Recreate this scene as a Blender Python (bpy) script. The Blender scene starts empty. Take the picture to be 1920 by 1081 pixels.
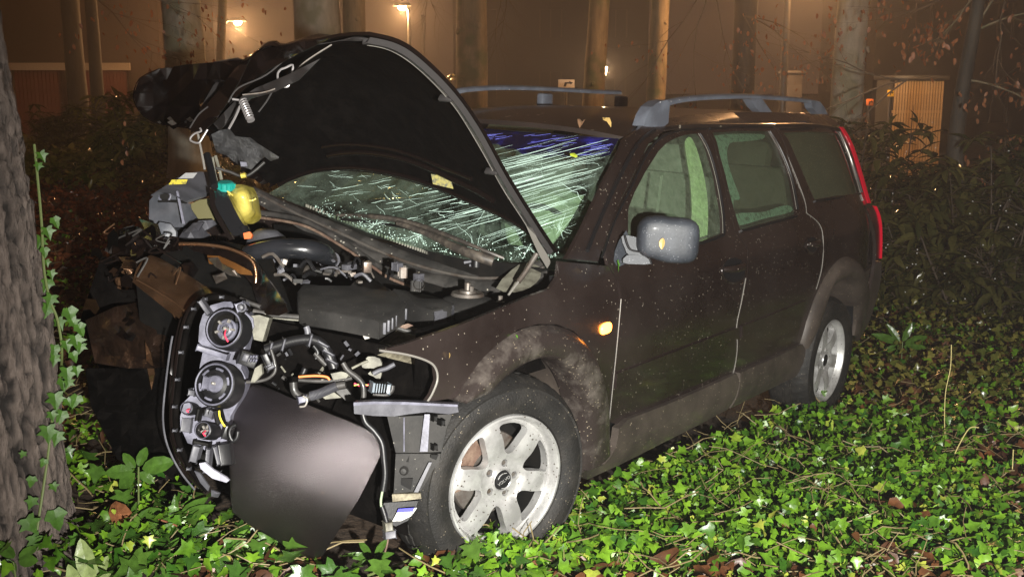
import bpy, bmesh, math, random
import numpy as np
from mathutils import Vector, Matrix, geometry
random.seed(7); RNG = np.random.default_rng(7)
SC = bpy.context.scene
COL = SC.collection
rad = math.radians
# ---------------------------------------------------------------- camera, sky, lights, exposure
CAM_H = 1.65
PITCH = rad(10.79)
cam_d = bpy.data.cameras.new('camera'); cam = bpy.data.objects.new('camera', cam_d); COL.objects.link(cam)
cam.location = (0, 0, CAM_H); cam.rotation_euler = (math.pi/2 - PITCH, 0, 0)
cam_d.sensor_width = 36; cam_d.lens = 37.5; cam_d.clip_start = .05; cam_d.clip_end = 500
SC.camera = cam
SC.view_settings.view_transform = 'Standard'; SC.view_settings.look = 'None'
SC.view_settings.gamma = 1; SC.view_settings.exposure = 0.0; SC.view_settings.use_curve_mapping = False
SC.render.engine = 'CYCLES'
SC.cycles.use_denoising = True
SC.cycles.max_bounces = 6; SC.cycles.diffuse_bounces = 3; SC.cycles.glossy_bounces = 3
SC.cycles.transmission_bounces = 5; SC.cycles.transparent_max_bounces = 12; SC.cycles.volume_bounces = 0
SC.cycles.sample_clamp_indirect = 4
world = bpy.data.worlds.new('World'); SC.world = world; world.use_nodes = True
wn = world.node_tree; wn.nodes.clear()
wo = wn.nodes.new('ShaderNodeOutputWorld')
sky = wn.nodes.new('ShaderNodeTexSky'); sky.sky_type = 'NISHITA'; sky.sun_disc = False
sky.sun_elevation = rad(2); sky.sun_rotation = rad(150)
b1 = wn.nodes.new('ShaderNodeBackground'); b1.inputs[1].default_value = 0.0006
b2 = wn.nodes.new('ShaderNodeBackground'); b2.inputs[0].default_value = (1.0, .52, .32, 1); b2.inputs[1].default_value = .046
ad = wn.nodes.new('ShaderNodeAddShader')
wn.links.new(sky.outputs[0], b1.inputs[0]); wn.links.new(b1.outputs[0], ad.inputs[0])
wn.links.new(b2.outputs[0], ad.inputs[1]); wn.links.new(ad.outputs[0], wo.inputs[0])

def lamp(name, kind, loc, power, color, size=.05, target=None, **kw):
    d = bpy.data.lights.new(name, kind); d.energy = power; d.color = color
    if kind == 'POINT' or kind == 'SPOT': d.shadow_soft_size = size
    for k, v in kw.items(): setattr(d, k, v)
    o = bpy.data.objects.new(name, d); COL.objects.link(o); o.location = loc
    if target is not None:
        o.rotation_euler = (Vector(target) - Vector(loc)).to_track_quat('-Z', 'Y').to_euler()
    return o
# faint night-sky light (moon behind fog) and the searchlight held just behind the photographer
moon = lamp('moonlight', 'SUN', (0, 0, 20), .01, (1, .93, .85), target=(3, 10, 0)); moon.data.angle = rad(10)
key = lamp('searchlight', 'SPOT', (.45, -.75, 1.58), 2700, (1, .97, .90), .03, target=(.85, 4.5, .50),
           spot_size=rad(76), spot_blend=.75)

# ---------------------------------------------------------------- camera / car frames
F = 2000.0
CP = dict(c=(2.696988611, 2.854083, 1.59285), yaw=-2.503832463, pit=-.188335075, roll=.0438713)
def _axes(yaw, pit, roll):
    fw = Vector((math.cos(pit)*math.cos(yaw), math.cos(pit)*math.sin(yaw), math.sin(pit)))
    r = fw.cross(Vector((0, 0, 1))).normalized(); u = r.cross(fw)
    return r*math.cos(roll) + u*math.sin(roll), -r*math.sin(roll) + u*math.cos(roll), fw
CR, CU, CF = _axes(CP['yaw'], CP['pit'], CP['roll']); CC = Vector(CP['c'])
WR, WU, WF = Vector((1, 0, 0)), Vector((0, math.sin(PITCH), math.cos(PITCH))), Vector((0, math.cos(PITCH), -math.sin(PITCH)))
_A = Matrix((WR, WU, WF)).transposed(); _B = Matrix((CR, CU, CF)).transposed()
ROT = _A @ _B.transposed()
CAR = Matrix.Translation(Vector((0, 0, CAM_H))) @ ROT.to_4x4() @ Matrix.Translation(-CC)   # car frame -> world
def cray(px, py): return CF + CR*((px-960)/F) - CU*((py-540.5)/F)
def wray(px, py): return WF + WR*((px-960)/F) - WU*((py-540.5)/F)
def cd(px, py, d): return CC + cray(px, py)*d                 # car-frame point at depth d
def cp(px, py, ax, v):                                        # car-frame point on an axis plane
    r = cray(px, py); return CC + r*((v-CC[ax])/r[ax])
def wd(px, py, y):                                            # world point at distance y
    r = wray(px, py); return Vector((0, 0, CAM_H)) + r*(y/r.y)
# ground plane: soil under the car, z = 0.0425*x in the car frame
_gn = (ROT @ Vector((-.0425, 0, 1))).normalized(); _g0 = CAR @ Vector((0, 0, -.01))
def gz(x, y):
    yy = min(y, 14.0); xx = max(-7, min(7, x))
    return _g0.z - (_gn.x*(xx-_g0.x) + _gn.y*(yy-_g0.y))/_gn.z
def gzv(x, y):
    yy = np.minimum(y, 14.0); xx = np.clip(x, -7, 7)
    return _g0.z - (_gn.x*(xx-_g0.x) + _gn.y*(yy-_g0.y))/_gn.z

# ---------------------------------------------------------------- materials
MATS = {}
class N:
    def __init__(s, m): s.t = m.node_tree; s.n = s.t.nodes
    def new(s, ty, **kw):
        n = s.n.new(ty)
        for k, v in kw.items():
            if hasattr(n, k): setattr(n, k, v)
        return n
    def set(s, n, **kw):
        for k, v in kw.items(): n.inputs[k.replace('_', ' ')].default_value = v
        return n
    def l(s, a, b): s.t.links.new(a, b)
def c4(c): return (*c, 1) if len(c) == 3 else c
def mat(name, col, rough=.5, metal=0., spec=.5, coat=0., noise=None, bump=None, emit=None, trans=0., sub=None,
        speck=None, alpha=1., rvar=0.):
    """noise=(scale, other colour, lo, hi); bump=(scale, strength, distance); speck=(scale, size, colour)"""
    if name in MATS: return MATS[name]
    m = bpy.data.materials.new(name); m.use_nodes = True; MATS[name] = m
    g = N(m); p = g.n['Principled BSDF']
    p.inputs['Base Color'].default_value = c4(col); p.inputs['Roughness'].default_value = rough
    p.inputs['Metallic'].default_value = metal; p.inputs['Specular IOR Level'].default_value = spec
    p.inputs['Coat Weight'].default_value = coat; p.inputs['Coat Roughness'].default_value = .12
    p.inputs['Transmission Weight'].default_value = trans; p.inputs['Alpha'].default_value = alpha
    if emit: p.inputs['Emission Color'].default_value = c4(emit[0]); p.inputs['Emission Strength'].default_value = emit[1]
    tc = g.new('ShaderNodeTexCoord'); out = None
    if noise:
        t = g.new('ShaderNodeTexNoise'); g.set(t, Scale=noise[0], Detail=8., Roughness=.65)
        g.l(tc.outputs['Object'], t.inputs['Vector'])
        r = g.new('ShaderNodeValToRGB'); lo, hi = (noise[2], noise[3]) if len(noise) > 3 else (.35, .65)
        r.color_ramp.elements[0].position = lo; r.color_ramp.elements[1].position = hi
        r.color_ramp.elements[0].color = c4(col); r.color_ramp.elements[1].color = c4(noise[1])
        g.l(t.outputs['Fac'], r.inputs['Fac']); out = r.outputs['Color']
        if rvar:
            mr = g.new('ShaderNodeMapRange'); g.set(mr, From_Min=.3, From_Max=.7, To_Min=max(0, rough-rvar), To_Max=rough+rvar)
            g.l(t.outputs['Fac'], mr.inputs['Value']); g.l(mr.outputs[0], p.inputs['Roughness'])
    if speck:
        v = g.new('ShaderNodeTexVoronoi'); g.set(v, Scale=speck[0], Randomness=1.)
        g.l(tc.outputs['Object'], v.inputs['Vector'])
        nz = g.new('ShaderNodeTexNoise'); g.set(nz, Scale=speck[0]*.12, Detail=2.)
        g.l(tc.outputs['Object'], nz.inputs['Vector'])
        mu = g.new('ShaderNodeMath', operation='MULTIPLY'); mu.inputs[1].default_value = speck[1]*2
        g.l(nz.outputs['Fac'], mu.inputs[0])
        lt = g.new('ShaderNodeMath', operation='LESS_THAN'); g.l(v.outputs['Distance'], lt.inputs[0]); g.l(mu.outputs[0], lt.inputs[1])
        wn_ = g.new('ShaderNodeTexWhiteNoise'); g.l(v.outputs['Position'], wn_.inputs['Vector'])
        lt2 = g.new('ShaderNodeMath', operation='LESS_THAN'); g.l(wn_.outputs['Value'], lt2.inputs[0]); lt2.inputs[1].default_value = speck[3] if len(speck) > 3 else .4
        m3 = g.new('ShaderNodeMath', operation='MULTIPLY'); g.l(lt.outputs[0], m3.inputs[0]); g.l(lt2.outputs[0], m3.inputs[1])
        mx = g.new('ShaderNodeMix', data_type='RGBA'); g.l(m3.outputs[0], mx.inputs[0])
        if out: g.l(out, mx.inputs[6])
        else: mx.inputs[6].default_value = c4(col)
        mx.inputs[7].default_value = c4(speck[2]); out = mx.outputs[2]
    if out: g.l(out, p.inputs['Base Color'])
    if bump:
        t2 = g.new('ShaderNodeTexNoise'); g.set(t2, Scale=bump[0], Detail=6., Roughness=.6)
        g.l(tc.outputs['Object'], t2.inputs['Vector'])
        b = g.new('ShaderNodeBump'); g.set(b, Strength=bump[1], Distance=bump[2] if len(bump) > 2 else .01)
        g.l(t2.outputs['Fac'], b.inputs['Height']); g.l(b.outputs['Normal'], p.inputs['Normal'])
    return m

# ---------------------------------------------------------------- mesh helpers
def link(o, parent=None):
    COL.objects.link(o)
    if parent is not None: o.parent = parent
    return o
def tag(o, label=None, cat=None, group=None, kind=None):
    if label: o['label'] = label
    if cat: o['category'] = cat
    if group: o['group'] = group
    if kind: o['kind'] = kind
    return o
def empty(name, loc, label, cat, group=None, rz=0):
    o = bpy.data.objects.new(name, None); o.location = loc; o.rotation_euler = (0, 0, rz); o.empty_display_size = .2
    link(o); return tag(o, label, cat, group)
def mesh(name, vs, fs, m, parent=None, smooth=False, auto=None):
    me = bpy.data.meshes.new(name)
    if isinstance(vs, np.ndarray) and isinstance(fs, np.ndarray):
        n = fs.shape[1]
        me.vertices.add(len(vs)); me.vertices.foreach_set('co', vs.astype(np.float32).ravel())
        me.loops.add(fs.size); me.loops.foreach_set('vertex_index', fs.astype(np.int32).ravel())
        me.polygons.add(len(fs)); me.polygons.foreach_set('loop_start', np.arange(0, fs.size, n, dtype=np.int32))
        me.update(calc_edges=True)
    else:
        me.from_pydata([tuple(v) for v in vs], [], [tuple(f) for f in fs])
    me.validate(); me.update()
    for mm in (m if isinstance(m, (list, tuple)) else [m]): me.materials.append(mm)
    if smooth:
        me.polygons.foreach_set('use_smooth', [True]*len(me.polygons))
        if auto: 
            try: me.set_sharp_from_angle(angle=rad(auto))
            except Exception: pass
    o = bpy.data.objects.new(name, me); return link(o, parent)
def from_bm(name, bm, m, parent=None, smooth=False, auto=None):
    bmesh.ops.recalc_face_normals(bm, faces=bm.faces[:])
    me = bpy.data.meshes.new(name); bm.to_mesh(me); bm.free()
    for mm in (m if isinstance(m, (list, tuple)) else [m]): me.materials.append(mm)
    if smooth:
        me.polygons.foreach_set('use_smooth', [True]*len(me.polygons))
        if auto:
            try: me.set_sharp_from_angle(angle=rad(auto))
            except Exception: pass
    o = bpy.data.objects.new(name, me); return link(o, parent)
def cat_rom(pts, n=6, closed=False):
    pts = [Vector(p) for p in pts]; L = len(pts); out = []
    rng = range(L if closed else L-1)
    for i in rng:
        if closed: a, b, c, d = pts[(i-1) % L], pts[i], pts[(i+1) % L], pts[(i+2) % L]
        else: a, b, c, d = pts[max(i-1, 0)], pts[i], pts[i+1], pts[min(i+2, L-1)]
        for k in range(n):
            t = k/n
            out.append(.5*((2*b) + (c-a)*t + (2*a-5*b+4*c-d)*t*t + (3*b-3*c+d-a)*t**3))
    if not closed: out.append(pts[-1])
    return out
def densify(pts, step, closed=True):
    out = []; L = len(pts)
    for i in range(L if closed else L-1):
        a, b = Vector(pts[i]), Vector(pts[(i+1) % L]); n = max(1, int((b-a).length/step))
        for k in range(n): out.append(a.lerp(b, k/n))
    if not closed: out.append(Vector(pts[-1]))
    return out
def tube_geo(pts, r, seg=10, vs=None, fs=None, caps=True):
    """append a tube along pts to vs/fs; r is a number or list"""
    vs = [] if vs is None else vs; fs = [] if fs is None else fs
    pts = [Vector(p) for p in pts]; n = len(pts); base = len(vs)
    R = r if isinstance(r, (list, tuple)) else [r]*n
    up = None
    for i, p in enumerate(pts):
        t = (pts[min(i+1, n-1)] - pts[max(i-1, 0)]).normalized()
        if up is None: up = t.orthogonal().normalized()
        up = (up - t*up.dot(t))
        if up.length < 1e-6: up = t.orthogonal()
        up.normalize(); s = t.cross(up)
        for k in range(seg):
            a = 2*math.pi*k/seg; vs.append(p + (up*math.cos(a) + s*math.sin(a))*R[i])
    for i in range(n-1):
        for k in range(seg):
            a, b = base+i*seg+k, base+i*seg+(k+1) % seg
            fs.append((a, b, b+seg, a+seg))
    if caps:
        fs.append(tuple(base+k for k in reversed(range(seg)))); fs.append(tuple(base+(n-1)*seg+k for k in range(seg)))
    return vs, fs
def tube(name, pts, r, m, parent=None, seg=10, sm=0):
    if sm: 
        if isinstance(r, (list, tuple)):
            rr = [r[min(int(i/sm), len(r)-1)]*(1-(i % sm)/sm) + r[min(int(i/sm)+1, len(r)-1)]*((i % sm)/sm) for i in range((len(pts)-1)*sm+1)]; r = rr
        pts = cat_rom(pts, sm)
    vs, fs = tube_geo(pts, r, seg); return mesh(name, vs, fs, m, parent, True, 50)
def inpoly(P, poly):
    x, y = P[:, 0], P[:, 1]; inside = np.zeros(len(P), bool); n = len(poly); j = n-1
    for i in range(n):
        xi, yi = poly[i]; xj, yj = poly[j]
        c = ((yi > y) != (yj > y)) & (x < (xj-xi)*(y-yi)/((yj-yi) or 1e-12) + xi)
        inside ^= c; j = i
    return inside
def inset(poly, d):
    P = [Vector((p[0], p[1])) for p in poly]; n = len(P); A = sum(P[i].x*P[(i+1) % n].y - P[(i+1) % n].x*P[i].y for i in range(n))
    s = 1 if A > 0 else -1; out = []
    for i in range(n):
        t = (P[(i+1) % n] - P[i-1]); t.normalize() if t.length > 0 else None
        out.append(P[i] + Vector((-t.y, t.x))*d*s)
    return out
def cdt(outline, holes=(), res=.04):
    """triangulate a 2D outline with holes, with inner grid points; returns (pts, tris)"""
    vs = []; es = []; loops = [outline] + list(holes)
    for lp in loops:
        b = len(vs); vs += [Vector((p[0], p[1])) for p in lp]; n = len(lp); es += [(b+i, b+(i+1) % n) for i in range(n)]
    O = np.array([(p[0], p[1]) for p in outline]); HS = [np.array([(p[0], p[1]) for p in h]) for h in holes]
    lo, hi = O.min(0), O.max(0)
    if res:
        gx, gy = np.meshgrid(np.arange(lo[0]+res/2, hi[0], res), np.arange(lo[1]+res/2, hi[1], res))
        G = np.stack([gx.ravel(), gy.ravel()], 1)
        if len(G):
            k = inpoly(G, O)
            for h in HS: k &= ~inpoly(G, h)
            G = G[k]
            B = np.concatenate([O]+HS)
            if len(G):
                d = np.sqrt(((G[:, None, :]-B[None])**2).sum(2)).min(1); G = G[d > res*.45]
            vs += [Vector(g) for g in G]
    V, E, Fc, *_ = geometry.delaunay_2d_cdt(vs, es, [], 0, 1e-6)
    V = np.array([(v.x, v.y) for v in V]); Fc = np.array([f for f in Fc if len(f) == 3])
    cen = V[Fc].mean(1); k = inpoly(cen, O)
    for h in HS: k &= ~inpoly(cen, h)
    return V, Fc[k]
def solid(name, V3, T, m, parent, thick, nrm=None, smooth=True, auto=35):
    """give a triangulated sheet a real thickness; nrm = direction (or per-vertex) in which it is thickened"""
    V3 = np.array([tuple(v) for v in V3]); T = np.array(T); n = len(V3)
    if nrm is None:
        fn = np.cross(V3[T[:, 1]]-V3[T[:, 0]], V3[T[:, 2]]-V3[T[:, 0]]); vn = np.zeros_like(V3)
        for k in range(3): np.add.at(vn, T[:, k], fn)
        vn /= np.linalg.norm(vn, axis=1)[:, None] + 1e-12; off = -vn*thick
    else: off = np.broadcast_to(np.array(tuple(nrm))*thick, V3.shape)
    V = np.concatenate([V3, V3+off]); 
    ed = {}
    for t in T:
        for a, b in ((t[0], t[1]), (t[1], t[2]), (t[2], t[0])):
            if (b, a) in ed: ed.pop((b, a))
            else: ed[(a, b)] = 1
    fs = [tuple(t) for t in T] + [(t[2]+n, t[1]+n, t[0]+n) for t in T] + [(b, a, a+n, b+n) for a, b in ed]
    return mesh(name, V, [tuple(int(i) for i in f) for f in fs], m, parent, smooth, auto)
def box_geo(vs, fs, c, sx, sy, sz, M=None):
    b = len(vs); c = Vector(c)
    for dx in (-1, 1):
        for dy in (-1, 1):
            for dz in (-1, 1):
                v = Vector((dx*sx/2, dy*sy/2, dz*sz/2)); v = (M @ v if M else v) + c; vs.append(v)
    for f in ((0, 1, 3, 2), (4, 6, 7, 5), (0, 4, 5, 1), (2, 3, 7, 6), (0, 2, 6, 4), (1, 5, 7, 3)): fs.append(tuple(b+i for i in f))
def box(name, c, s, m, parent=None, M=None, bevel=.0):
    bm = bmesh.new(); bmesh.ops.create_cube(bm, size=1)
    for v in bm.verts:
        p = Vector((v.co.x*s[0], v.co.y*s[1], v.co.z*s[2])); v.co = (M @ p if M else p) + Vector(c)
    if bevel: bmesh.ops.bevel(bm, geom=bm.edges[:], offset=bevel, segments=2, affect='EDGES', profile=.5)
    return from_bm(name, bm, m, parent, bool(bevel), 40)
def frame_to(direction, up=(0, 0, 1)):
    z = Vector(direction).normalized(); x = Vector(up).cross(z)
    if x.length < 1e-4: x = Vector((1, 0, 0))
    x.normalize(); y = z.cross(x); return Matrix((x, y, z)).transposed()
def lathe(name, prof, m, parent=None, seg=32, M=None, c=(0, 0, 0), auto=35, closed=False):
    """prof = [(r, z)]; M = 3x3 frame with z as axis"""
    vs, fs = [], []; M = M or Matrix.Identity(3); c = Vector(c); n = len(prof)
    for r, z in prof:
        for k in range(seg):
            a = 2*math.pi*k/seg; vs.append(M @ Vector((r*math.cos(a), r*math.sin(a), z)) + c)
    for i in range(n-1 + (1 if closed else 0)):
        for k in range(seg):
            a, b = i*seg+k, i*seg+(k+1) % seg; j = ((i+1) % n)*seg
            fs.append((a, b, j+(k+1) % seg, j+k))
    return mesh(name, vs, fs, m, parent, True, auto)
def patch(name, rows, m, parent, thick=.004, nu=8, nv=8, fn=None, auto=60, inward=None):
    """smooth surface through a grid of control points"""
    R = [cat_rom(r, nu) for r in rows]; cols = [cat_rom([R[i][j] for i in range(len(R))], nv) for j in range(len(R[0]))]
    W, H = len(cols), len(cols[0]); V = [cols[j][i] for i in range(H) for j in range(W)]
    if fn: V = [fn(v, (i % W)/(W-1), (i//W)/(H-1)) for i, v in enumerate(V)]
    T = []
    for i in range(H-1):
        for j in range(W-1):
            a = i*W+j; T += [(a, a+1, a+W+1), (a, a+W+1, a+W)]
    return solid(name, V, T, m, parent, thick, nrm=inward, auto=auto), (V, W, H)
from mathutils import noise as mnoise
def fbm(v, s=1., o=4): return mnoise.fractal(Vector(v)*s, .9, 2.1, o)
def text_mesh(name, body, size, m, M4, parent=None, ext=.0008):
    cu = bpy.data.curves.new(name, 'FONT'); cu.body = body; cu.size = size; cu.extrude = ext; cu.align_x = 'CENTER'; cu.align_y = 'CENTER'
    tmp = bpy.data.objects.new('tmp', cu); COL.objects.link(tmp)
    bpy.context.view_layer.update()
    me = bpy.data.meshes.new_from_object(tmp.evaluated_get(bpy.context.evaluated_depsgraph_get()))
    bpy.data.objects.remove(tmp); me.name = name; me.materials.clear(); me.materials.append(m)
    me.transform(M4); o = bpy.data.objects.new(name, me); return link(o, parent)
# ================================================================ SETTING
HAZE_TOP = 11.0
def vol_material():
    m = bpy.data.materials.new('fog_air'); m.use_nodes = True; g = N(m); g.n.clear()
    o = g.new('ShaderNodeOutputMaterial'); v = g.new('ShaderNodeVolumePrincipled')
    v.inputs['Color'].default_value = (.93, .93, .95, 1); v.inputs['Density'].default_value = .0065; v.inputs['Anisotropy'].default_value = .70
    g.l(v.outputs[0], o.inputs['Volume']); return m
vs, fs = [], []; box_geo(vs, fs, (0, 20, HAZE_TOP/2-1.5), 70, 62, HAZE_TOP+3)
hz = mesh('haze', vs, fs, vol_material()); tag(hz, 'thin night fog hanging through the wood and glowing round the lamps', kind='stuff'); hz['category'] = 'fog'

# ---- soil sheet
m_soil = mat('soil', (.022, .015, .009), .85, noise=(3.5, (.05, .028, .014), .35, .7), bump=(30, .9, .03))
gx = np.concatenate([np.linspace(-200, -14, 10), np.linspace(-12, 12, 97), np.linspace(14, 200, 10)])
gy = np.concatenate([np.linspace(-60, -4, 8), np.linspace(-3, 20, 93), np.linspace(22, 300, 18)])
X, Y = np.meshgrid(gx, gy); Z = gzv(X, Y)
Z = Z + .025*np.sin(X*2.1+Y*.7)*np.sin(Y*1.7-X*.5)
idx = np.arange(X.size).reshape(X.shape)
q = np.stack([idx[:-1, :-1], idx[:-1, 1:], idx[1:, 1:], idx[1:, :-1]], -1).reshape(-1, 4)
tag(mesh('ground', np.stack([X.ravel(), Y.ravel(), Z.ravel()], 1), q, m_soil, smooth=True), 'dark forest soil under the ivy', kind='structure')

# ---- leaf materials (leaf-to-leaf colour from random-per-island)
def leaf_mat(name, c1, c2, rough=.32, tl=.25, c3=None):
    m = bpy.data.materials.new(name); m.use_nodes = True; g = N(m); p = g.n['Principled BSDF']; o = g.n['Material Output']
    ge = g.new('ShaderNodeNewGeometry'); r = g.new('ShaderNodeValToRGB')
    r.color_ramp.elements[0].color = c4(c1); r.color_ramp.elements[1].color = c4(c2)
    if c3:
        r.color_ramp.elements[1].position = .94; e = r.color_ramp.elements.new(.985); e.color = c4(c3)
    g.l(ge.outputs['Random Per Island'], r.inputs['Fac'])
    tc = g.new('ShaderNodeTexCoord'); nz = g.new('ShaderNodeTexNoise'); g.set(nz, Scale=45., Detail=3.)
    g.l(tc.outputs['Object'], nz.inputs['Vector'])
    mx = g.new('ShaderNodeMix', data_type='RGBA', blend_type='MULTIPLY'); mx.inputs[0].default_value = .55
    mr = g.new('ShaderNodeMapRange'); g.set(mr, From_Min=.3, From_Max=.7, To_Min=.45, To_Max=1.35); g.l(nz.outputs['Fac'], mr.inputs['Value'])
    g.l(r.outputs[0], mx.inputs[6]); g.l(mr.outputs[0], mx.inputs[7])
    g.l(mx.outputs[2], p.inputs['Base Color']); p.inputs['Roughness'].default_value = rough; p.inputs['Specular IOR Level'].default_value = .5
    b = g.new('ShaderNodeBump'); g.set(b, Strength=.35, Distance=.004); g.l(nz.outputs['Fac'], b.inputs['Height']); g.l(b.outputs[0], p.inputs['Normal'])
    t = g.new('ShaderNodeBsdfTranslucent'); g.l(mx.outputs[2], t.inputs[0]); ms = g.new('ShaderNodeMixShader'); ms.inputs[0].default_value = tl
    g.l(p.outputs[0], ms.inputs[1]); g.l(t.outputs[0], ms.inputs[2]); g.l(ms.outputs[0], o.inputs[0])
    MATS[name] = m; return m
m_ivy = leaf_mat('ivy_leaf', (.020, .080, .008), (.17, .33, .020), .36, c3=(.36, .40, .06))
m_brown = leaf_mat('dead_leaf', (.035, .014, .007), (.14, .055, .02), .45, .1)
m_shrub = leaf_mat('shrub_leaf', (.022, .030, .009), (.11, .10, .032), .15, .2)
m_beech = leaf_mat('beech_dead_leaf', (.22, .08, .035), (.38, .16, .07), .5, .3)
m_laurel = leaf_mat('laurel_leaf', (.03, .08, .012), (.07, .14, .02), .22, .2)
m_pale = leaf_mat('pale_leaf', (.16, .22, .08), (.26, .32, .12), .3, .25)
m_dtwig = mat('dark_twig', (.06, .042, .028), .7); m_stem = mat('green_stem', (.10, .13, .04), .5); m_twig = mat('dry_twig', (.11, .078, .05), .7)

# ---- leaf templates (x across, y along, z up), as triangles
def tmpl(outline, fold=.25, droop=.2):
    """outline of the right half from base to tip; midrib shared"""
    P = [(0, 0, 0)]; n = len(outline)
    ys = [o[1] for o in outline]
    V = [(0, y, 0) for y in (0, .33, .66, 1.)]
    V = [Vector((0, t, -droop*t*t)) for t in (0, .4, 1.)]
    Rr = [Vector((x, y, fold*abs(x) - droop*y*y)) for x, y in outline]; L = [Vector((-v.x, v.y, v.z)) for v in Rr]
    vs = V + Rr + L; T = []
    for s, b in ((0, 3), (1, 3+n)):
        seq = []
        for i in range(n-1):
            c = 0 if (outline[i][1]+outline[i+1][1])/2 < .22 else (1 if (outline[i][1]+outline[i+1][1])/2 < .62 else 2)
            c = 1 if c == 2 and i < n-2 else c
            seq.append((c, b+i, b+i+1))
        seq.append((0, 1, b)) if False else None
        T += [(t[0], t[2], t[1]) if s else t for t in seq]
    T += [(0, 1, 3+[i for i in range(n)][0])] if False else []
    return np.array([tuple(v) for v in vs]), np.array(T)
def fan(outline, fold, droop, cy=.35):
    """outline = closed loop (half, mirrored); fan from the centre of the blade"""
    half = outline; full = half + [(-x, y) for x, y in reversed(half) if abs(x) > 1e-6]
    V = [(0, cy, -droop*cy*cy)] + [(x, y, fold*abs(x)-droop*y*y) for x, y in full]; n = len(full)
    T = [(0, 1+i, 1+(i+1) % n) for i in range(n)]
    return np.array(V), np.array(T)
IVY1 = fan([(0, .05), (.20, -.05), (.42, -.02), (.30, .22), (.58, .42), (.27, .50), (.14, .70), (0, 1.)], .30, .18)
IVY2 = fan([(0, .0), (.25, -.08), (.40, .12), (.52, .30), (.30, .45), (.22, .72), (0, 1.02)], .22, .3)
IVY3 = fan([(0, .0), (.30, -.06), (.44, .20), (.30, .55), (0, .95)], .15, .25)
LANCE = fan([(0, 0), (.10, .12), (.17, .38), (.15, .65), (.06, .9), (0, 1)], .35, .35, .5)
OVAL = fan([(0, 0), (.18, .15), (.28, .42), (.24, .72), (.10, .93), (0, 1)], .3, .25, .5)
CURL = fan([(0, 0), (.28, .1), (.42, .45), (.26, .8), (0, 1)], .9, .7, .45)
def scatter(name, tm, P, S, yaw, tilt, roll, m, parent=None, smooth=False):
    """many leaves joined into one mesh: P (n,3), S sizes, yaw/tilt/roll arrays"""
    V, T = tm; n = len(P)
    cy, sy, ct, st, cr, sr = np.cos(yaw), np.sin(yaw), np.cos(tilt), np.sin(tilt), np.cos(roll), np.sin(roll)
    v = V[None]*S[:, None, None]; x, y, z = v[..., 0], v[..., 1], v[..., 2]
    x, z = x*cr[:, None]+z*sr[:, None], -x*sr[:, None]+z*cr[:, None]
    y, z = y*ct[:, None]-z*st[:, None], y*st[:, None]+z*ct[:, None]
    x, y = x*cy[:, None]-y*sy[:, None], x*sy[:, None]+y*cy[:, None]
    A = np.stack([x+P[:, 0:1], y+P[:, 1:2], z+P[:, 2:3]], -1).reshape(-1, 3)
    Fc = (T[None]+(np.arange(n)*len(V))[:, None, None]).reshape(-1, 3)
    return mesh(name, A, Fc, m, parent, smooth)
def join_scatter(parts, name, m, parent=None):
    Vs, Fs, b = [], [], 0
    for o in parts:
        me = o.data; v = np.empty(len(me.vertices)*3, np.float32); me.vertices.foreach_get('co', v)
        f = np.empty(len(me.loops), np.int32); me.loops.foreach_get('vertex_index', f)
        Vs.append(v.reshape(-1, 3)); Fs.append(f.reshape(-1, 3)+b); b += len(me.vertices)
        bpy.data.objects.remove(o); bpy.data.meshes.remove(me)
    return mesh(name, np.concatenate(Vs), np.concatenate(Fs), m, parent)
def vnoise(x, y, s, seed=0):
    r = np.zeros_like(x)
    for k in range(5):
        rr = np.random.default_rng(seed*13+k); a = rr.uniform(0, 6.28, 4); f = s*(1.6**k)
        r += (np.sin(x*f*math.cos(a[0])+y*f*math.sin(a[0])+a[1])*np.sin(x*f*math.cos(a[2])+y*f*math.sin(a[2])+a[3]))/(1.3**k)
    return r/2.2
# car footprint test (no leaves inside the car body)
CARI = CAR.inverted()
_ci = np.array(CARI)
def in_car(x, y):
    z = gzv(x, y); P = np.stack([x, y, z, np.ones_like(x)], 1) @ _ci.T
    return (P[:, 0] > -3.6) & (P[:, 0] < .55) & (np.abs(P[:, 1]) < .80)
_t = wd(-118, 600, 3.22); TREE_C = Vector((_t.x, 3.22, gz(_t.x, 3.22)))
def cover(n, y0, y1, dens_pow=1.3, margin=1.0, keep=None):
    """random ground points, denser near the camera"""
    u = RNG.random(n); y = (y0**(1-dens_pow) + u*(y1**(1-dens_pow)-y0**(1-dens_pow)))**(1/(1-dens_pow))
    x = (RNG.random(n)*2-1)*(y*.52+margin)
    k = ~in_car(x, y) & (np.hypot(x-TREE_C.x, y-TREE_C.y) > .42)
    if keep is not None: k &= keep(x, y)
    return x[k], y[k]
# dense ivy carpet, in three leaf forms
parts = []
for tm, n, s0, s1 in ((IVY1, 17500, .028, .064), (IVY2, 17500, .022, .054), (IVY3, 16000, .016, .042)):
    x, y = cover(n, 2.9, 12.5, 1.9)
    lum = vnoise(x, y, 1.6, 1); lum = np.where(x < -.35, lum-1.1, lum); h = .06 + .07*vnoise(x, y, 3.2, 2) + RNG.random(len(x))*.10
    lum = lum - .17*np.clip(x-.4, 0, 2.2); k = (lum > -.16) | (RNG.random(len(x)) < .24); x, y, h = x[k], y[k], h[k]; m_ = len(x)
    far = y > 7; S = RNG.uniform(s0, s1, m_)*np.where(far, .8, 1.)
    # leaves face the light: tilt towards the camera side
    yaw = RNG.normal(math.pi, 1.1, m_)
    parts.append(scatter('t', tm, np.stack([x, y, gzv(x, y)+h+.02], 1), S, yaw, RNG.normal(-.25, .65, m_), RNG.normal(0, .65, m_), m_ivy))
o = join_scatter(parts, 'ivy_ground_cover', m_ivy); tag(o, 'glossy green ivy carpeting the ground right of and in front of the wrecked car', 'ivy', kind='stuff')
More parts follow.
